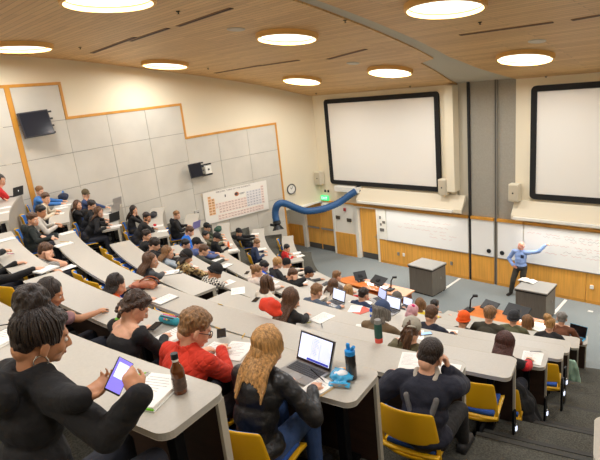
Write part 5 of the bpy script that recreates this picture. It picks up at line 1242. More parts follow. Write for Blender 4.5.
person('lng8', 'person with long dark hair holding both hands to the face', 134, 210, 5, .74, hzp=1.16, head=(R_(-45), R_(-12), 0), top=('jacket', 'black_jacket', (38, 36, 36), 'plain'), hair=('long', 'dark'), female=True, hands={'R': 'chin', 'L': 'chin'}, face=True, hairlen=.26)
person('beard9', 'person with dark beard in black jacket, hand at the chin', 147, 217, 5, .56, hzp=1.16, head=(R_(-50), R_(-14), 0), top=('jacket', 'black_jacket', (38, 36, 36), 'plain'), hair=('short', 'dark'), beard=True, hands={'R': 'chin'}, face=True, sk='tan')
# ---------------------------------------------------------------- hoop earring
p = PEOPLE['hood']; c = p['q'](.082, -.012, -.082); mb = MB(); ux = nrm(p['Hm']@V(.35, 1, 0)); uz = p['Hm']@V(0, 0, 1)
mb.tube([c+(ux*math.cos(a)+uz*math.sin(a))*.027 for a in np.linspace(0, 2*PI, 25)], .0032, 8); mb.build('hoop_earring', mat('silver', (226, 222, 216), .2, metal=.9), p['root'], sm=1)
# ================================================================ the lecturer
def lecturer():
    ft = at_z(511, 294, 0.0); b = V(ft[0]+.3, ft[1]+.02, 0); root = thing('person', 'bald lecturer in pale blue shirt and dark trousers pointing at the whiteboard', 'person', b, math.atan2(b[0], -b[1])*0+PI)
    # local: facing +Y -> rotated so that he faces the audience
    Rw = Rz(PI); loc = lambda w: Rw.T@(V(*w)-b); s = 1.02; H = V(-.02, .04, 1.645); Hm = Rz(R_(-32))@Rx(R_(-6)); nb = V(-.01, -.0, 1.47)
    sh = {1: V(.20, 0, 1.42), -1: V(-.20, 0, 1.43)}; hp = {1: V(.095, 0, .95), -1: V(-.095, 0, .95)}
    # his left arm (local -x = picture right) points to the board behind
    tgt = loc(at_y(550, 244.5, YF-.35)); d = nrm(tgt-sh[-1]); W = {-1: sh[-1]+d*.52+V(0, 0, -.0), 1: V(.17, .15, 1.03)}; print('lect', ft, tgt, np.linalg.norm(tgt-sh[-1]))
    El = {}; El[-1], W[-1] = ik(sh[-1], W[-1], V(0, .2, -1), .29, .26); El[1], W[1] = ik(sh[1], W[1], V(1, -.5, -.1), .29, .26)
    kn = {1: V(.17, .12, .52), -1: V(-.07, .05, .5)}; an = {1: V(.27, .02, .09), -1: V(-.06, -.02, .09)}
    mb = MB(); head_prims(mb, H, Hm, s); mb.rcone(H+V(0, -.03, -.06), nb, .056, .06); mb.ell((0, 0, .97), (.16, .11, .12)); mb.rcone((0, 0, 1.0), (0, .01, 1.2), .13, .125); mb.ell((0, 0, 1.28), (.16, .11, .18)); mb.rcone(sh[-1], sh[1], .055, .055)
    for g in (-1, 1):
        mb.rcone(sh[g], El[g], .05, .042); mb.rcone(El[g], W[g], .042, .028); hand(mb, W[g], d if g < 0 else nrm(V(-.6, .2, -.35)), V(0, .3, -1) if g < 0 else V(-.3, -.9, .1), g, curl=.4 if g > 0 else .3, point=g < 0)
        mb.rcone(hp[g], kn[g], .085, .06); mb.rcone(kn[g], an[g], .058, .038); mb.rcone(an[g]+V(0, -.03, -.055), an[g]+V(g*.04, .15, -.065), .036, .026)
    link('body', solid(mb, .009, 3), skin('pink'), root)
    mb = MB(); mb.ell((0, .02, 1.02), (.175, .15, .10)); mb.rcone((0, .01, 1.0), (0, .02, 1.2), .15, .15); mb.ell((0, .02, 1.15), (.16, .155, .14)); mb.ell((0, 0, 1.3), (.175, .125, .18)); mb.rcone(sh[-1], sh[1], .068, .068); mb.rcone(nb, nb+V(0, 0, .02), .066, .066)
    for g in (-1, 1): mb.rcone(sh[g], El[g], .066, .056); mb.rcone(El[g], W[g], .056, .045)
    link('shirt', solid(mb, .01, 3, (.008, 14, (1, 1, 1))), cloth('pale_blue_shirt', (138, 164, 214)), root)
    mb = MB(); mb.box((-.09, .122, 1.33), (.09, .03, .1)); mb.build('shirt_pocket', cloth('dark_pocket', (46, 54, 78)), root, bevel=.01)
    mb = MB(); mb.ell((0, .01, .95), (.175, .145, .1))
    for g in (-1, 1): mb.rcone(hp[g], kn[g], .1, .078); mb.rcone(kn[g], an[g]+V(0, 0, .0), .078, .062)
    link('trousers', solid(mb, .011, 3, (.006, 9, (1, 1, 1))), cloth('grey_slacks', (64, 60, 52)), root)
    mb = MB(); mb.tube([(.178*math.cos(a), .01+.148*math.sin(a), 1.0) for a in np.linspace(0, 2*PI, 25)], .017, 6); mb.build('belt', mat('belt_black', (26, 24, 22), .4), root, sm=1)
    for g in (-1, 1):
        mb = MB(); a = an[g]; mb.rcone(a+V(0, -.03, -.045), a+V(g*.04, .17, -.055), .045, .036); mb.box(a+V(g*.02, .06, -.08), (.085, .26, .02)); link('shoe', solid(mb, .009, 2), mat('shoe_lect', (36, 32, 30), .4), root)
    q = lambda x, y, z: H+Hm@(V(x, y, z)*s)
    mb = MB()
    for sx in (-1, 1): mb.ell(q(sx*.066, -.045, -.01), [.016, .045, .03], Hm)
    mb.ell(q(0, -.095, -.02), [.06, .016, .032], Hm); mb.build('hair', mat('hair_silver', (176, 168, 158), .5), root, sm=1)
    for sx in (-1, 1):
        mb = MB(); mb.ell(q(sx*.03, .0835, -.012), [.012, .009, .0085], Hm); o = mb.build('eye', mat('eye_white', (232, 226, 220), .3), root, sm=1); mb = MB(); mb.ell(q(sx*.03, .0905, -.013), [.006, .004, .006], Hm); mb.build('iris', mat('eye_dark', (46, 32, 26), .3), o, sm=1)
        mb = MB(); mb.rcone(q(sx*.015, .092, .012), q(sx*.048, .076, .013), .0045, .003); mb.build('eyebrow', mat('hair_silver', (176, 168, 158)), root, sm=1)
    mb = MB(); mb.ell(q(0, .101, -.0715), [.021, .006, .007], Hm); mb.build('lips', mat('lip_pink', (190, 106, 90), .5), root, sm=1)
    root.scale = (1.1, 1.08, 1.05)
    return root
lecturer()
# ================================================================ empty chairs in view
def chair_row(lst, k, lab, group=None):
    for (px, py, l) in lst: chair_px(px, py, k, l, group=group)
g3 = 'empty chairs of the third row'; g4 = 'empty chairs of the fourth row'
for i in range(4):
    xx = -7.72+.56*i; r = RS[3]+.85; chair_at(3, th_at_x(r, xx), .4, ['empty yellow chair beside the grey T-shirt person', 'second empty yellow chair from the grey T-shirt person', 'third empty yellow chair from the grey T-shirt person', 'empty yellow chair touching the dark curls of the orange-sleeved person'][i], rz=.12*(i % 2)-.05, group=g3)
for i in range(5):
    xx = -10.5+.56*i; r = RS[4]+.85; chair_at(4, th_at_x(r, xx), .4, ['empty yellow chair at the end of the fourth row, beside the wall aisle', 'second empty yellow chair along the fourth row from the wall aisle', 'third empty yellow chair along the fourth row from the wall aisle', 'fourth empty yellow chair along the fourth row from the wall aisle', 'fifth empty yellow chair along the fourth row, next to charcoal sweater'][i], rz=.1-.05*i, group=g4)
chair_px(472, 374, 4, 'empty yellow chair with blue seat below the navy jacket desk corner', rz=0, top=True, fold=False)
chair_px(541, 359, 6, 'empty yellow chair beside the mint cloth at the stepped aisle', rz=0, top=True, fold=False)
chair_px(408, 399, 3, 'yellow chair holding the person in navy jacket with grey hood', top=True, e=.72, fold=False)
chair_px(157, 312, 3, 'chair top with blue pad just behind the pencil case', h=.85, e=.36, fold=False)
chair_px(22, 287, 2, 'yellow chair with pale blue back beside the black sleeves', h=.72, rz=.35, fold=False)
chair_px(266, 243, 9, 'empty chair with blue back beside the red sweater by the wall', e=.95, h=.75, fold=False)
# ================================================================ things lying on the desks
M_paper = mat('paper_white', (246, 243, 236), .8); M_ink = mat('pencil_grey_ink', (150, 148, 150), .8); M_cover = mat('notebook_cover_black', (40, 40, 44), .5)
def face_rz(p): return th_of(p)
def sheet(px, py, k, label, w=.21, d=.28, rz=0., n=1, lines=True, name='paper_sheet', group=None, dz=0., p=None):
    p = on_desk(px, py, k) if p is None else p; t = thing(name, label, 'paper', p+V(0, 0, .0025+dz), face_rz(p)+rz, group)
    mb = MB()
    for i in range(n): mb.box((.004*i, -.003*i, .001+.002*i), (w, d, .0016), rz=.05*i*(-1)**i)
    mb.build('page', M_paper, t)
    if lines:
        mb = MB(); r = np.random.RandomState(int(px*7+py))
        for i in range(int(d/.022)-3):
            L = w*r.uniform(.35, .8); mb.box((-w*.42+L/2, d/2-.035-.022*i, .0024+.002*(n-1)), (L, .003, .0004))
        mb.build('handwriting', M_ink, t)
    return t
def notebook(px, py, k, label, w=.24, d=.3, rz=0., cover=(40, 40, 44), open_=False, th=.014, edge=None):
    p = on_desk(px, py, k); t = thing('notebook', label, 'notebook', p+V(0, 0, .002), face_rz(p)+rz); cm = mat('cover_%d_%d_%d' % cover, cover, .5)
    W = w*(2 if open_ else 1); mb = MB(); mb.box((0, 0, .0015), (W+.012, d+.012, .003)); mb.build('cover', cm, t)
    for s in ((-1, 1) if open_ else (0,)):
        mb = MB(); mb.box((s*w/2, 0, .003+th/2), (w-.004, d, th)); mb.build('page_block', M_paper, t, bevel=.002)
    if edge:
        mb = MB(); mb.box((0, -d/2-.002, .003+th*.35), (w, .006, th*.5)); mb.build('green_edge', mat('lime_edge', edge, .5), t)
    mb = MB(); r = np.random.RandomState(int(px*5+py))
    for s in ((-1, 1) if open_ else (0,)):
        for i in range(int(d/.024)-3): L = w*r.uniform(.3, .75); mb.box((s*w/2-w*.4+L/2, d/2-.04-.024*i, .0034+th), (L, .003, .0004))
    mb.build('handwriting', M_ink, t)
    if not open_:
        mb = MB()
        for i in range(14): c = V(-w/2, -d/2+.02+(d-.04)*i/13, .006+th/2); mb.tube([c+V(.009*math.cos(a), 0, (.004+th/2)*math.sin(a)) for a in np.linspace(0, 2*PI, 9)], .0012, 5)
        mb.build('spiral_binding', M_steel, t, sm=1)
    return t
def pen(px, py, k, label, rz, col=(30, 30, 34), L=.14, z=.006, name='pen', cat='pen', p=None, tilt=0.):
    p = on_desk(px, py, k)+V(0, 0, z) if p is None else p; t = thing(name, label, cat, p, 0); t.rotation_euler = (0, -tilt, rz)
    mb = MB(); mb.tube([(-L/2, 0, 0), (L/2-.018, 0, 0)], .0045, 8); mb.build('barrel', mat('pen_%d_%d_%d' % col, col, .35), t, sm=.6)
    mb = MB(); mb.tube([(L/2-.018, 0, 0), (L/2, 0, 0)], [.0045, .001], 8); mb.build('tip', M_steel, t, sm=.6); return t
M_scr = mat('laptop_screen_lit', (214, 222, 246), .3, emit=.75); M_scrb = mat('laptop_screen_bluish', (120, 130, 214), .3, emit=.6); M_scrd = mat('laptop_screen_off', (22, 22, 26), .15); M_uib = mat('screen_taskbar_blue', (60, 72, 190), .4, emit=.4); M_uil = mat('screen_text_grey', (170, 176, 204), .4, emit=.5)
M_key = mat('keyboard_black', (50, 50, 52), .5); M_lap = mat('laptop_silver', (176, 174, 170), .35, metal=.7)
def laptop(px, py, k, label, rz=0., w=.33, d=.23, open_=100, body=None, scr=None, ui=False, p=None, logo=False, bezel=None):
    p = on_desk(px, py, k) if p is None else p; t = thing('laptop', label, 'laptop', p+V(0, 0, .002), face_rz(p)+rz); body = body or M_lap; scr = scr or M_scr
    mb = MB(); mb.box((0, 0, .008), (w, d, .016)); mb.build('base', body, t, bevel=.004)
    kb = link('keyboard', MB().box((0, .03, .0168), (w*.86, d*.48, .002)).mesh('k'), M_key, t)
    mb = MB()
    for r_ in range(5):
        for c_ in range(13): mb.box((-w*.40+w*.8*c_/12, .03+d*.19-d*.095*r_, .0187), (w*.05, d*.066, .002))
    mb.build('key_caps', mat('key_cap_dark', (78, 78, 80), .5), kb)
    mb = MB(); mb.box((0, -d*.32, .0165), (w*.3, d*.26, .0012)); mb.build('touchpad', mat('touchpad_grey', (150, 148, 146), .4), t)
    a = math.radians(180-open_); hd = link('lid', MB().box((0, 0, d*.48), (w, .009, d*.96)).mesh('l'), body, t); hd.location = (0, d/2-.004, .016); hd.rotation_euler = (math.radians(90-open_)*-1 if False else -(math.radians(open_-90)), 0, 0)
    sm_ = link('bezel', MB().box((0, -.0055, d*.48), (w*.98, .003, d*.93)).mesh('b'), bezel or M_black, hd); s2 = link('screen', MB().box((0, -.0077, d*.5), (w*.9, .0015, d*.8)).mesh('s'), scr, hd)
    if ui:
        link('taskbar', MB().box((w*.12, -.009, d*.145), (w*.62, .001, d*.07)).mesh('t'), M_uib, hd)
        mb = MB(); r = np.random.RandomState(3)
        for i in range(11): L = w*r.uniform(.1, .2); mb.box((-w*.02+L/2-w*.05, -.009, d*.82-d*.05*i), (L, .001, .004))
        mb.box((-w*.1, -.009, d*.5), (.002, .001, d*.6)); mb.box((w*.14, -.009, d*.5), (.002, .001, d*.6)); mb.build('text_lines', M_uil, hd)
    if logo:
        mb = MB(); mb.ell((0, .0055, d*.5), (.017, .002, .02)); mb.build('logo', mat('logo_glow', (236, 240, 244), .4, emit=.5), hd, sm=1)
    return t
def phone(px, py, k, label, rz=0., scr=None, p=None, M=None, z=.006):
    p = on_desk(px, py, k)+V(0, 0, z) if p is None else p; t = thing('phone', label, 'phone', p, face_rz(p)+rz)
    if M is not None: t.rotation_euler = Matrix([list(x) for x in M]).to_euler()
    mb = MB(); mb.box((0, 0, 0), (.076, .155, .009)); mb.build('case', M_black, t, bevel=.004); mb = MB(); mb.box((0, 0, .0048), (.068, .145, .0012)); mb.build('screen', scr or M_scrd, t); return t
def bottle(px, py, k, label, prof, mt, cap=None, capm=None, band=None, bandm=None, loc=None, cat='bottle'):
    p = on_desk(px, py, k) if loc is None else loc; t = thing('bottle', label, cat, p)
    mb = MB(); mb.lathe(prof, seg=24); mb.build('bottle_body', mt, t, sm=.7)
    if cap: mb = MB(); mb.lathe(cap, seg=20); mb.build('cap', capm, t, sm=.6)
    if band: mb = MB(); mb.lathe(band, seg=24); mb.build('label_band', bandm, t, sm=.7)
    return t
# ---- first desk
notebook(153, 393, 1, 'thick white notepad with lime green edge on the closest desk', .22, .29, rz=.25, cover=(236, 234, 226), th=.02, edge=(124, 214, 40))
notebook(2, 340, 1, 'white pages with black pen at the picture edge of the closest desk', .22, .3, rz=.2, cover=(236, 234, 226))
pen(4, 328, 1, 'black pen lying on the white pages at the picture edge', .9, z=.024)
pen(137, 377, 1, 'lime green highlighter beside the notepad', 1.2, (150, 206, 40), z=.01, name='highlighter')
pg = bottle(181, 392, 1, 'brown glass bottle with black cap and label on the closest desk', [(.0, .0), (.034, .002), (.036, .01), (.036, .125), (.034, .14), (.02, .165), (.0155, .18), (.0145, .2), (.0, .2)], mat('brown_glass', (104, 54, 18), .08, coat=.6), [(.0, .196), (.019, .196), (.019, .226), (.0, .227)], M_black, [(.0365, .025), (.0365, .095)], mat('bottle_label', (86, 66, 54), .6, var=(40, .5)))
mb = MB(); mb.lathe([(.017, .183), (.017, .196)], seg=20); mb.build('white_neck_ring', M_paper, pg)
for i in range(3): pass
mb = MB()
for i in range(5): a = -2.2+.0*i; mb.box((.0375*math.cos(a+.5), .0375*math.sin(a+.5), .085-.012*i), (.002, .02, .004), rz=a+.5)
mb.build('label_print', M_paper, pg)
p = PEOPLE['hood']; W1 = p['Rw']@p['W'][1]+p['hip']; W0 = p['Rw']@p['W'][-1]+p['hip']
pc = at_t(119, 376, 1.97); tocam = nrm(CP-pc); yy = nrm(at_t(126, 362, 2.03)-at_t(112, 393, 1.93)); zz = nrm(PEOPLE['hood']['Rw']@PEOPLE['hood']['H']+PEOPLE['hood']['hip']-pc+.35*tocam); zz = nrm(tocam*1.0+nrm(zz)*.5); zz = nrm(zz-yy*(zz@yy)); xx = np.cross(yy, zz); xx, zz = xx*math.cos(.7)-zz*math.sin(.7), zz*math.cos(.7)+xx*math.sin(.7)
phone(0, 0, 1, 'phone with lit purple screen held over the closest desk', p=pc, M=np.array([xx, yy, zz]).T, scr=mat('phone_purple', (128, 116, 226), .3, emit=.8)).scale = (.86, .92, 1)
mb = MB(); mb.box((0, .02, .0056), (.05, .07, .0006)); 
o = mb.build('chat_window', mat('phone_white', (214, 220, 250), .3, emit=.8), bpy.data.objects[[x.name for x in SC.objects if x.name.startswith('phone')][-1]])
# ---- second desk
def pencil_case(px, py, k, label):
    p = on_desk(px, py, k); t = thing('pencil_case', label, 'pencil case', p, face_rz(p)+.1)
    mb = MB(); mb.rcone((-.085, 0, .04), (.085, 0, .04), .04, .04, 14, 4); link('case_body', solid(mb, .006, 4), mat('teal_case', (44, 150, 168), .6), t)
    for nm, x, c in (('pink_stripe', .012, (226, 60, 130)), ('dark_stripe', -.02, (36, 40, 60)), ('yellow_stripe', .036, (236, 196, 60))):
        mb = MB(); mb.tube([V(-.085, x, .04+math.sqrt(max(0, .0016-x*x))+.001), V(.085, x, .04+math.sqrt(max(0, .0016-x*x))+.001)], .006, 6); mb.build(nm, mat('stripe_%d_%d_%d' % c, c, .5), t)
    mb = MB(); mb.tube([(-.1, 0, .078), (.1, 0, .078)], .004, 6); mb.build('zip', M_steel, t)
    for i, c in enumerate(((236, 60, 110), (240, 200, 40), (60, 60, 66))):
        mb = MB(); mb.tube([(-.03+.03*i, -.03, .06), (.0+.03*i, -.052, .072)], .007, 6); mb.build('marker', mat('marker_%d' % i, c, .5), t)
pencil_case(170, 324, 2, 'teal striped pencil case beside the braided person')
notebook(172, 337, 2, 'white notebook in front of the braided person', .2, .27, rz=-.1, cover=(228, 226, 220))
phone(156, 331, 2, 'dark phone in the hand of the braided person', z=.05, rz=.4)
sheet(236, 351, 2, 'white page between red jacket and blond hair', rz=.3, n=2); sheet(213, 352, 2, 'white page under the phone of the red jacket', rz=.1)
phone(223, 343, 2, 'black phone held by the person in red jacket', z=.09, rz=.8)
for px, py, l, r in ((196, 324, 'yellow pencil stub near the red jacket collar', .1), (219, 329, 'gold pen lying beside the red jacket', .0), (243, 337, 'yellow pencil beside the blond hair', -1.0), (222, 334, 'short yellow pencil behind the held phone', 2.4)): pen(px, py, 2, l, r, (214, 170, 40), .1, name='pencil')
laptop(303, 374, 2, 'big silver laptop with lit document in front of the leather jacket', rz=-.18, w=.335, d=.225, open_=112, ui=True)
notebook(318, 389, 2, 'open notebook under the writing hand of the leather jacket', .15, .21, rz=-.25, cover=(206, 170, 110), open_=False)
p = PEOPLE['blond']; hw = p['Rw']@(p['W'][1]+p['hd'][1]*.085)+p['hip']; pen(0, 0, 2, 'black pen in the writing hand beside the big laptop', .8, p=hw+V(.0, .02, .05), tilt=-.9)
bt = bottle(352, 378, 2, 'black water bottle with bright blue lid', [(0, 0), (.034, .0), (.037, .006), (.037, .17), (.034, .185), (0, .185)], mat('smoky_bottle', (48, 46, 46), .2, coat=.5), [(0, .183), (.036, .183), (.036, .212), (.03, .218), (0, .218)], mat('lid_blue', (40, 150, 226), .4))
mb = MB(); mb.rcone((-.012, 0, .215), (-.014, 0, .25), .013, .014, 10); mb.build('spout', mat('lid_blue'), bt, sm=1) if False else mb.build('spout', _M['lid_blue'], bt, sm=1)
mb = MB(); mb.tube([(.01, 0, .215), (.026, .0, .235), (.04, 0, .25)], .012, 8); mb.build('carry_loop', _M['lid_blue'], bt, sm=1)
def chips(px, py, k, label):
    p = on_desk(px, py, k); t = thing('snack_bag', label, 'snack bag', p, face_rz(p)+.3); mb = MB(); mb.ell((0, 0, .035), (.085, .065, .036)); mb.box((0, .085, .03), (.15, .05, .008)); mb.box((0, -.085, .02), (.15, .05, .008)); me = solid(mb, .006, 2, (.012, 35, (1, 1, 1)))
    link('bag_foil', me, mat('snack_blue_foil', (70, 176, 226), .25, coat=.4), t)
    mb = MB(); mb.ell((.0, -.01, .062), (.05, .034, .014)); mb.build('white_print', mat('snack_white', (236, 238, 240), .35), t, sm=1); mb = MB(); mb.ell((.01, .055, .05), (.05, .02, .012)); mb.build('orange_print', mat('snack_orange', (236, 168, 90), .35), t, sm=1)
    mb = MB(); mb.box((0, -.1, .02), (.12, .012, .02)); mb.build('silver_edge', M_steel, t)
chips(342, 380, 2, 'blue and white snack bag beside the black water bottle')
sheet(5, 240, 2, 'white sheets at the picture edge of the second desk', rz=.2, n=3); pen(11, 254, 2, 'magenta pen beside the watch', .5, (206, 40, 110))
notebook(46, 270, 2, 'open white notebook under the black sleeve at the desk joint', .2, .26, rz=.3, cover=(226, 226, 222))
# wall desks, upper
laptop(15, 196, 2, 'black laptop with bright logo in front of the red sweater by the wall', rz=-.6, open_=105, body=M_black, scr=M_scrb, logo=True)
sheet(4, 208, 2, 'papers on the wall desk at the picture edge', n=3, rz=.3); sheet(2, 213, 2, 'lower paper on the wall desk at the picture edge', n=1, rz=.1)
# ---- third desk
sheet(67, 233, 3, 'white sheet at the aisle end of the third desk', .21, .28, rz=.3, n=2); notebook(64, 245, 3, 'long white notebook on the third desk beside the green hoodie', .2, .3, rz=.2, cover=(230, 226, 216)); pen(65, 243, 3, 'thick yellow pencil on the long white notebook', .35, (230, 176, 60), .26, z=.025, name='pencil')
cp = on_desk(57, 238, 3); t = thing('mug', 'dark grey mug in the hand of the green hoodie', 'mug', cp); mb = MB(); mb.lathe([(0, 0), (.038, 0), (.042, .1), (.036, .1), (.034, .012), (0, .012)], seg=18); mb.build('mug_body', mat('mug_slate', (62, 70, 72), .4), t, sm=.6); mb = MB(); mb.tube([V(.04+.025*math.sin(a), 0, .05+.03*math.cos(a)) for a in np.linspace(0, PI, 9)], .006, 6); mb.build('mug_handle', _M['mug_slate'], t, sm=1)
sheet(66, 268, 3, 'white sheet under the bare elbow of the grey T-shirt', rz=.2)
def tan_bag(px, py, k, label):
    p = on_desk(px, py, k); t = thing('handbag', label, 'bag', p, face_rz(p)+.55); mb = MB(); mb.ell((0, 0, .055), (.2, .085, .055)); mb.box((0, 0, .04), (.34, .12, .06)); mb.ell((-.17, 0, .03), (.07, .07, .03)); link('bag_body', solid(mb, .008, 5, (.012, 16, (1, 1, 1))), mat('tan_leather', (186, 116, 84), .5, bump=(30, .3)), t)
    for y in (-.035, .04):
        mb = MB(); mb.tube([V(.12-.0*math.cos(a)+.12*math.sin(a), y, .06+.1*math.sin(a)*1.0+.03*math.cos(a)) if False else V(.08+.13*math.cos(a), y, .07+.085*math.sin(a)) for a in np.linspace(0, PI, 13)], .009, 8); mb.build('handle', mat('tan_strap', (150, 80, 44), .5), t, sm=1)
    mb = MB(); mb.tube([(-.15, 0, .112), (0, 0, .122), (.16, 0, .108)], .005, 6); mb.build('zip', mat('brass_zip', (190, 150, 80), .35, metal=.7), t)
tan_bag(145, 288, 3, 'tan leather handbag lying on the third desk')
notebook(165, 300, 3, 'white notepad under the orange sleeve', .2, .27, rz=.05, cover=(80, 78, 76))
sheet(412, 361, 3, 'white page in front of the propped head', rz=.25)
sheet(446, 372, 3, 'white page beside the elbow of the navy jacket', rz=.1)
bottle(379, 342, 3, 'dark green and coral insulated bottle behind the ponytail', [(0, 0), (.036, 0), (.038, .005), (.038, .05), (0, .05)], mat('coral_bottle', (238, 92, 76), .4), [(0, .195), (.033, .195), (.03, .235), (0, .236)], M_steel, [(.0, .05), (.0385, .05), (.0385, .18), (.033, .195), (0, .196)], mat('bottle_green', (32, 76, 66), .4))
pen(221, 305, 3, 'short yellow pencil on the middle of the third desk', .1, (214, 170, 40), .1, name='pencil')
def coat(p, label, rgb, prims, nm='coat', vox=.012, mk='plain', rz=0., key=None):
    t = thing(nm, label, 'coat' if 'coat' in nm else nm, p, rz); mb = MB(); prims(mb); link('cloth', solid(mb, vox, 4, (.03, 9, (1, 1, .6))), cloth(key or nm+'_%d_%d_%d' % rgb, rgb), t); return t
rc = on_desk(266, 316, 3)
def _rc(mb):
    mb.ell((0, -.0, .07), (.17, .09, .07)); mb.ell((-.09, .03, .1), (.09, .08, .06)); mb.ell((.08, .01, .12), (.1, .07, .07)); mb.rcone((-.15, 0, .04), (.16, -.01, .05), .05, .05)
t = coat(rc+V(0, .08, 0), 'crumpled red coat between brown bob and long straight hair', (226, 62, 34), _rc, 'coat', rz=th_of(rc)-.2)
mb = MB(); mb.ell((.06, -.03, .1), (.05, .05, .03)); mb.build('mint_tag', mat('mint_tag', (120, 190, 130), .6), t) if False else None
# ---- fourth desk
notebook(171, 273, 4, 'white notebook in front of the charcoal sweater', .2, .28, rz=-.5, cover=(120, 118, 116)); laptop(176, 275, 4, 'thin dark calculator-sized laptop beside the white notebook', rz=-.6, w=.2, d=.13, open_=8, body=mat('dark_grey_case', (84, 82, 80), .5)) if False else None
mb = MB(); mb.box((0, 0, .008), (.085, .17, .016)); cal = thing('calculator', 'grey calculator beside the notebook of the charcoal sweater', 'calculator', on_desk(178, 273, 4)+V(0, 0, .001), -.9); mb.build('case', mat('calc_grey', (88, 86, 84), .5), cal, bevel=.004); mb = MB(); mb.box((0, .055, .0168), (.065, .035, .002)); mb.build('display', mat('calc_lcd', (160, 168, 150), .3), cal)
mb = MB()
for i in range(4):
    for j in range(5): mb.box((-.026+.0175*i, .02-.02*j, .0172), (.012, .012, .003))
mb.build('key_caps', M_key, cal)
sheet(238, 291, 4, 'loose white sheet in the middle of the fourth desk', .21, .28, rz=.9); sheet(322, 318, 4, 'white page beside the long straight hair', rz=-.1, n=2); pen(307, 323, 4, 'yellow-green highlighter beside the long straight hair', .9, (206, 206, 50), name='highlighter'); pen(322, 326, 4, 'dark pen next to the straight-haired page', -.7)
phone(256, 300, 4, 'black computer mouse sized phone on the fourth desk', rz=.4)
notebook(404, 345, 4, 'open white notebook beside the grey cap', .2, .27, rz=.2, cover=(226, 224, 218)); phone(426, 334, 5, 'phone with pale blue screen beyond the grey cap', rz=-.9, scr=mat('phone_pale_blue', (150, 190, 226), .3, emit=.5)); sheet(416, 335, 5, 'white page under the pale blue phone', rz=.4)
# ---- fifth desk
sheet(227, 283, 5, 'white page under the checked sleeve', .21, .28, rz=.1, n=2); phone(247, 273, 5, 'dark phone lying beyond the checked shirt page', rz=.7); pen(237, 276, 5, 'yellow pencil beside the checked shirt page', -.5, (214, 170, 40), name='pencil')
sheet(190, 268, 5, 'white page before the leopard coat', rz=.2); sheet(532, 358, 5, 'white page under the red sleeve hand', .22, .29, rz=.05, n=2); pen(536, 355, 5, 'grey pen in the red-sleeved hand', .6, (110, 110, 112), z=.05)
sheet(362, 329, 5, 'white page at the black-capped notebook of the fifth desk', rz=.4); 
# ---- sixth desk
sheet(218, 260, 6, 'white page before the grey-green jacket', rz=.1, n=2); sheet(206, 257, 6, 'white page before the black cap in the sixth row', rz=.2); notebook(226, 266, 6, 'white notebook with dark binder on the sixth desk', .21, .27, rz=.4, cover=(48, 46, 46))
sheet(272, 283, 6, 'page with red print before the small bun', rz=.3); pen(266, 284, 6, 'red pen on the page before the small bun', .2, (200, 50, 50))
laptop(334, 304, 6, 'laptop with white screen beside the slate shirt', rz=-.1, open_=104, w=.34, d=.24); sheet(355, 309, 6, 'white pages with red folders beside the blue bottle', rz=.4, n=3)
mb = MB(); mb.box((0, 0, .004), (.23, .3, .006)); o = mb.build('folder', mat('red_folder', (206, 84, 60), .5)); p = on_desk(361, 311, 6); o.location = p+V(0, 0, .001); o.rotation_euler = (0, 0, th_of(p)-.3); tag(o, 'red folder beside the blue bottle', 'folder')
bottle(372, 317, 6, 'blue and white drink bottle between the navy sweater and the blue cap', [(0, 0), (.036, 0), (.036, .14), (.02, .17), (0, .17)], mat('drink_blue', (28, 92, 206), .35), [(0, .168), (.018, .168), (.018, .2), (0, .2)], mat('drink_cap_navy', (30, 54, 110), .4), [(.0368, .06), (.0368, .11)], M_paper)
laptop(389, 312, 6, 'laptop with white screen beside the blue cap', rz=-.1, open_=104, w=.32, d=.23); sheet(450, 334, 6, 'white page beside the midnight sweater', rz=.2)
# ---- seventh and lower desks
laptop(377, 301, 7, 'laptop with lavender screen behind the navy sweater', rz=-.4, open_=104, w=.32, d=.23, scr=mat('screen_lavender', (190, 200, 240), .3, emit=.6)); laptop(405, 308, 8, 'small laptop with white screen next to the grey cap', rz=-.1, open_=100, w=.28, d=.2); sheet(366, 304, 7, 'white page in front of the black-haired navy sweater', rz=.3)
sheet(478, 327, 7, 'white page beside the orange beanie', rz=.3); sheet(301, 283, 7, 'page under the leaning black and yellow sweater', rz=.3); sheet(329, 294, 7, 'white page before the brown shoulder hair', rz=.2)
sheet(540, 329, 9, 'white page on the lowest desk before the light brown hair', .3, .24, rz=.1, n=2); sheet(557, 336, 9, 'white page beside the blond bun on the lowest desk', rz=.2)
laptop(574.5, 339, 9, 'bright blue laptop at the end of the lowest desk', rz=-.35, open_=108, w=.34, d=.24, body=mat('laptop_cyan', (60, 176, 226), .35), scr=M_scrd, bezel=M_black)
# ---- wall desks
for px, py, k, l, n in ((62, 208, 3, 'white papers on the cream hoodie desk', 3), (58, 214, 3, 'second heap of white papers on the cream hoodie desk', 2), (66, 205, 3, 'folded sheet near the wall on the cream hoodie desk', 1), (107, 214, 4, 'white page beside the black laptop by the wall', 2), (116, 226, 4, 'white page under the hand of the laptop user', 1), (158, 226, 5, 'white page beside the red pouch', 2), (163, 231, 5, 'white page at the aisle end of the bearded writer', 2),
                   (196, 240, 6, 'white page before the bright blue jacket', 2), (228, 245, 7, 'white page beside the orange drink', 2), (233, 250, 7, 'white page at the aisle corner under the chart', 2), (255, 234, 8, 'white page before the black hood and cap', 1), (262, 249, 8, 'white page under the navy sleeve by the wall', 2), (297, 253, 9, 'white page before the red sweater near the carpet', 1), (300, 256, 9, 'lower white page before the red sweater near the carpet', 1), (221, 239, 7, 'white page before the dark cap under the chart', 1)):
    sheet(px, py, k, l, rz=random.uniform(-.3, .5), n=n)
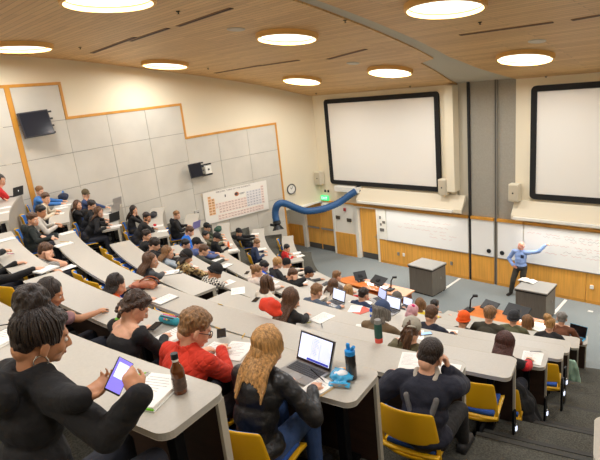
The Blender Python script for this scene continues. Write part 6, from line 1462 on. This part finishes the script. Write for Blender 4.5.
laptop(112, 221, 4, 'black laptop with dark lid at the fourth-row wall desk', rz=-.9, open_=100, body=M_black, scr=M_scrd); laptop(113, 212, 4, 'laptop with violet screen beside the black laptop', rz=-.7, open_=100, scr=M_scrb); laptop(115, 205, 4, 'laptop with violet screen closest to the wall', rz=-.7, open_=100, scr=M_scrb)
laptop(194, 228, 6, 'laptop with violet lid before the tall black hooded jacket', rz=-.8, open_=105, scr=M_scrb, body=mat('laptop_violet', (116, 112, 170), .4))
def lump(px, py, k, name, label, cat, rgb, prims, rz=0., vox=.01):
    p = on_desk(px, py, k); t = thing(name, label, cat, p, face_rz(p)+rz); mb = MB(); prims(mb); link('body', solid(mb, vox, 4, (.012, 14, (1, 1, 1))), cloth(name+'_%d_%d_%d' % rgb, rgb), t); return t
def _bag(mb): mb.ell((0, 0, .1), (.2, .14, .1)); mb.ell((.1, .02, .12), (.12, .1, .09)); mb.box((0, 0, .07), (.3, .2, .1))
t = lump(64, 200, 3, 'backpack', 'dark blue backpack by the wall on the cream hoodie desk', 'backpack', (44, 54, 78), _bag); mb = MB(); mb.tube([V(.14*math.cos(a)-.1, 0, .14+.1*math.sin(a)) for a in np.linspace(0, PI, 11)], .014, 6); mb.build('strap', mat('strap_blue', (60, 130, 206), .6), t, sm=1)
def _j(mb): mb.ell((0, 0, .06), (.24, .14, .06)); mb.ell((.12, .0, .09), (.12, .1, .06)); mb.ell((-.12, .03, .09), (.12, .1, .06))
lump(218, 231, 7, 'folded_jacket', 'folded green jacket on the desk under the chart', 'jacket', (42, 78, 66), _j); lump(153, 217, 5, 'folded_jacket', 'folded black jacket by the wall on the bearded writer desk', 'jacket', (46, 46, 50), _j)
def _pouch(mb): mb.ell((0, 0, .03), (.1, .05, .03))
lump(155, 226, 5, 'pouch', 'red pouch on the desk beside the bearded writer', 'pouch', (196, 30, 44), _pouch); 
bottle(229, 248, 7, 'orange drink bottle on the desk under the chart', [(0, 0), (.034, 0), (.034, .15), (.018, .19), (0, .19)], mat('orange_drink', (240, 116, 50), .3), [(0, .188), (.017, .188), (.017, .21), (0, .21)], mat('orange_cap', (226, 90, 40), .4))
# ---- things hanging at the stepped aisle
p5 = PEOPLE['maroon']; base = p5['hip']
def _puff(mb):
    mb.ell((-.02, -.04, .56), (.2, .14, .16)); mb.ell((.0, -.06, .42), (.26, .18, .18)); mb.ell((.06, -.08, .27), (.25, .19, .18)); mb.ell((.12, -.05, .14), (.22, .2, .13)); mb.rcone((.1, .05, .5), (.26, .06, .12), .09, .1); mb.rcone((-.1, -.15, .5), (.0, -.2, .14), .1, .09)
bp_ = pol(RS[5]+.74, p5['th']+.006, FS[5]); coat(bp_+V(-.03, 0, 0), 'black puffer coat hanging over the chair beside the stepped aisle', (26, 25, 26), _puff, 'puffer_coat', rz=p5['th'], key='puffer_black')
def _mint(mb):
    for i in range(6): mb.rcone((-.08+.03*i, .01*(-1)**i, .62), (-.13+.06*i, .03*(-1)**i, .12+.03*abs(i-2)), .022, .034)
mp = at_z(571, 372, FS[8]+.4); coat(V(mp[0], mp[1], FS[8]), 'mint green cloth hanging off the desk end at the stepped aisle', (168, 200, 176), _mint, 'hanging_cloth', rz=0)
def _b2(mb): mb.ell((0, 0, .16), (.13, .1, .17)); mb.ell((.05, -.05, .06), (.16, .12, .07))
kp = pol(RS[2]+.72, PEOPLE['blond']['th']+.028, FS[2]); 
def _bp(mb): mb.ell((0, 0, .24), (.16, .11, .24)); mb.ell((0, -.08, .16), (.12, .07, .13)); mb.ell((0, 0, .06), (.17, .13, .07))
t = coat(kp, 'black backpack standing beside the leather jacket chair', (30, 29, 30), _bp, 'backpack', rz=PEOPLE['blond']['th']-.4, key='backpack_black'); t['category'] = 'backpack'
mb = MB(); mb.tube([V(.15, -.06+.02*math.cos(a), .1+.34*a/PI) for a in np.linspace(0, PI, 9)], .006, 6); mb.build('grey_piping', mat('piping_grey', (150, 148, 146), .5), t, sm=1)
# step lights at the row ends
M_led = mat('step_light_glow', (226, 234, 255), .4, emit=1.2)
for px, py, lb in ((472.5, 454, 'step light below the navy jacket desk end'), (516, 428, 'step light beside the puffer coat'), (547, 413, 'step light under the yellow chair by the mint cloth'), (564, 393, 'step light below the mint cloth'), (566.5, 382, 'small step light farthest down the stepped aisle')):
    r_ = ray(px, py); p = CP+r_*((-1.92)/r_[0]); t = thing('step_light', lb, 'step light', p, 0)
    mb = MB(); mb.box((0, 0, 0), (.012, .03, .1)); mb.build('housing', M_steel, t, bevel=.003); mb = MB(); mb.box((.004, -.016, .0), (.01, .004, .05)); mb.box((.008, 0, .0), (.004, .022, .05)); mb.build('glow_lens', M_led, t)
    mb = MB(); mb.box((-.02, .0, -.05), (.02, .05, .5)); mb.build('end_post', M_blackmetal, t)
# ================================================================ light that the lamps alone do not give: dim bounce from the hall behind
w = bpy.data.worlds.new('world'); SC.world = w; w.use_nodes = True; w.node_tree.nodes['Background'].inputs['Color'].default_value = (1, .96, .9, 1); w.node_tree.nodes['Background'].inputs['Strength'].default_value = .3
SC.view_settings.exposure = EXPO
bpy.data.scenes.remove(_TMP)
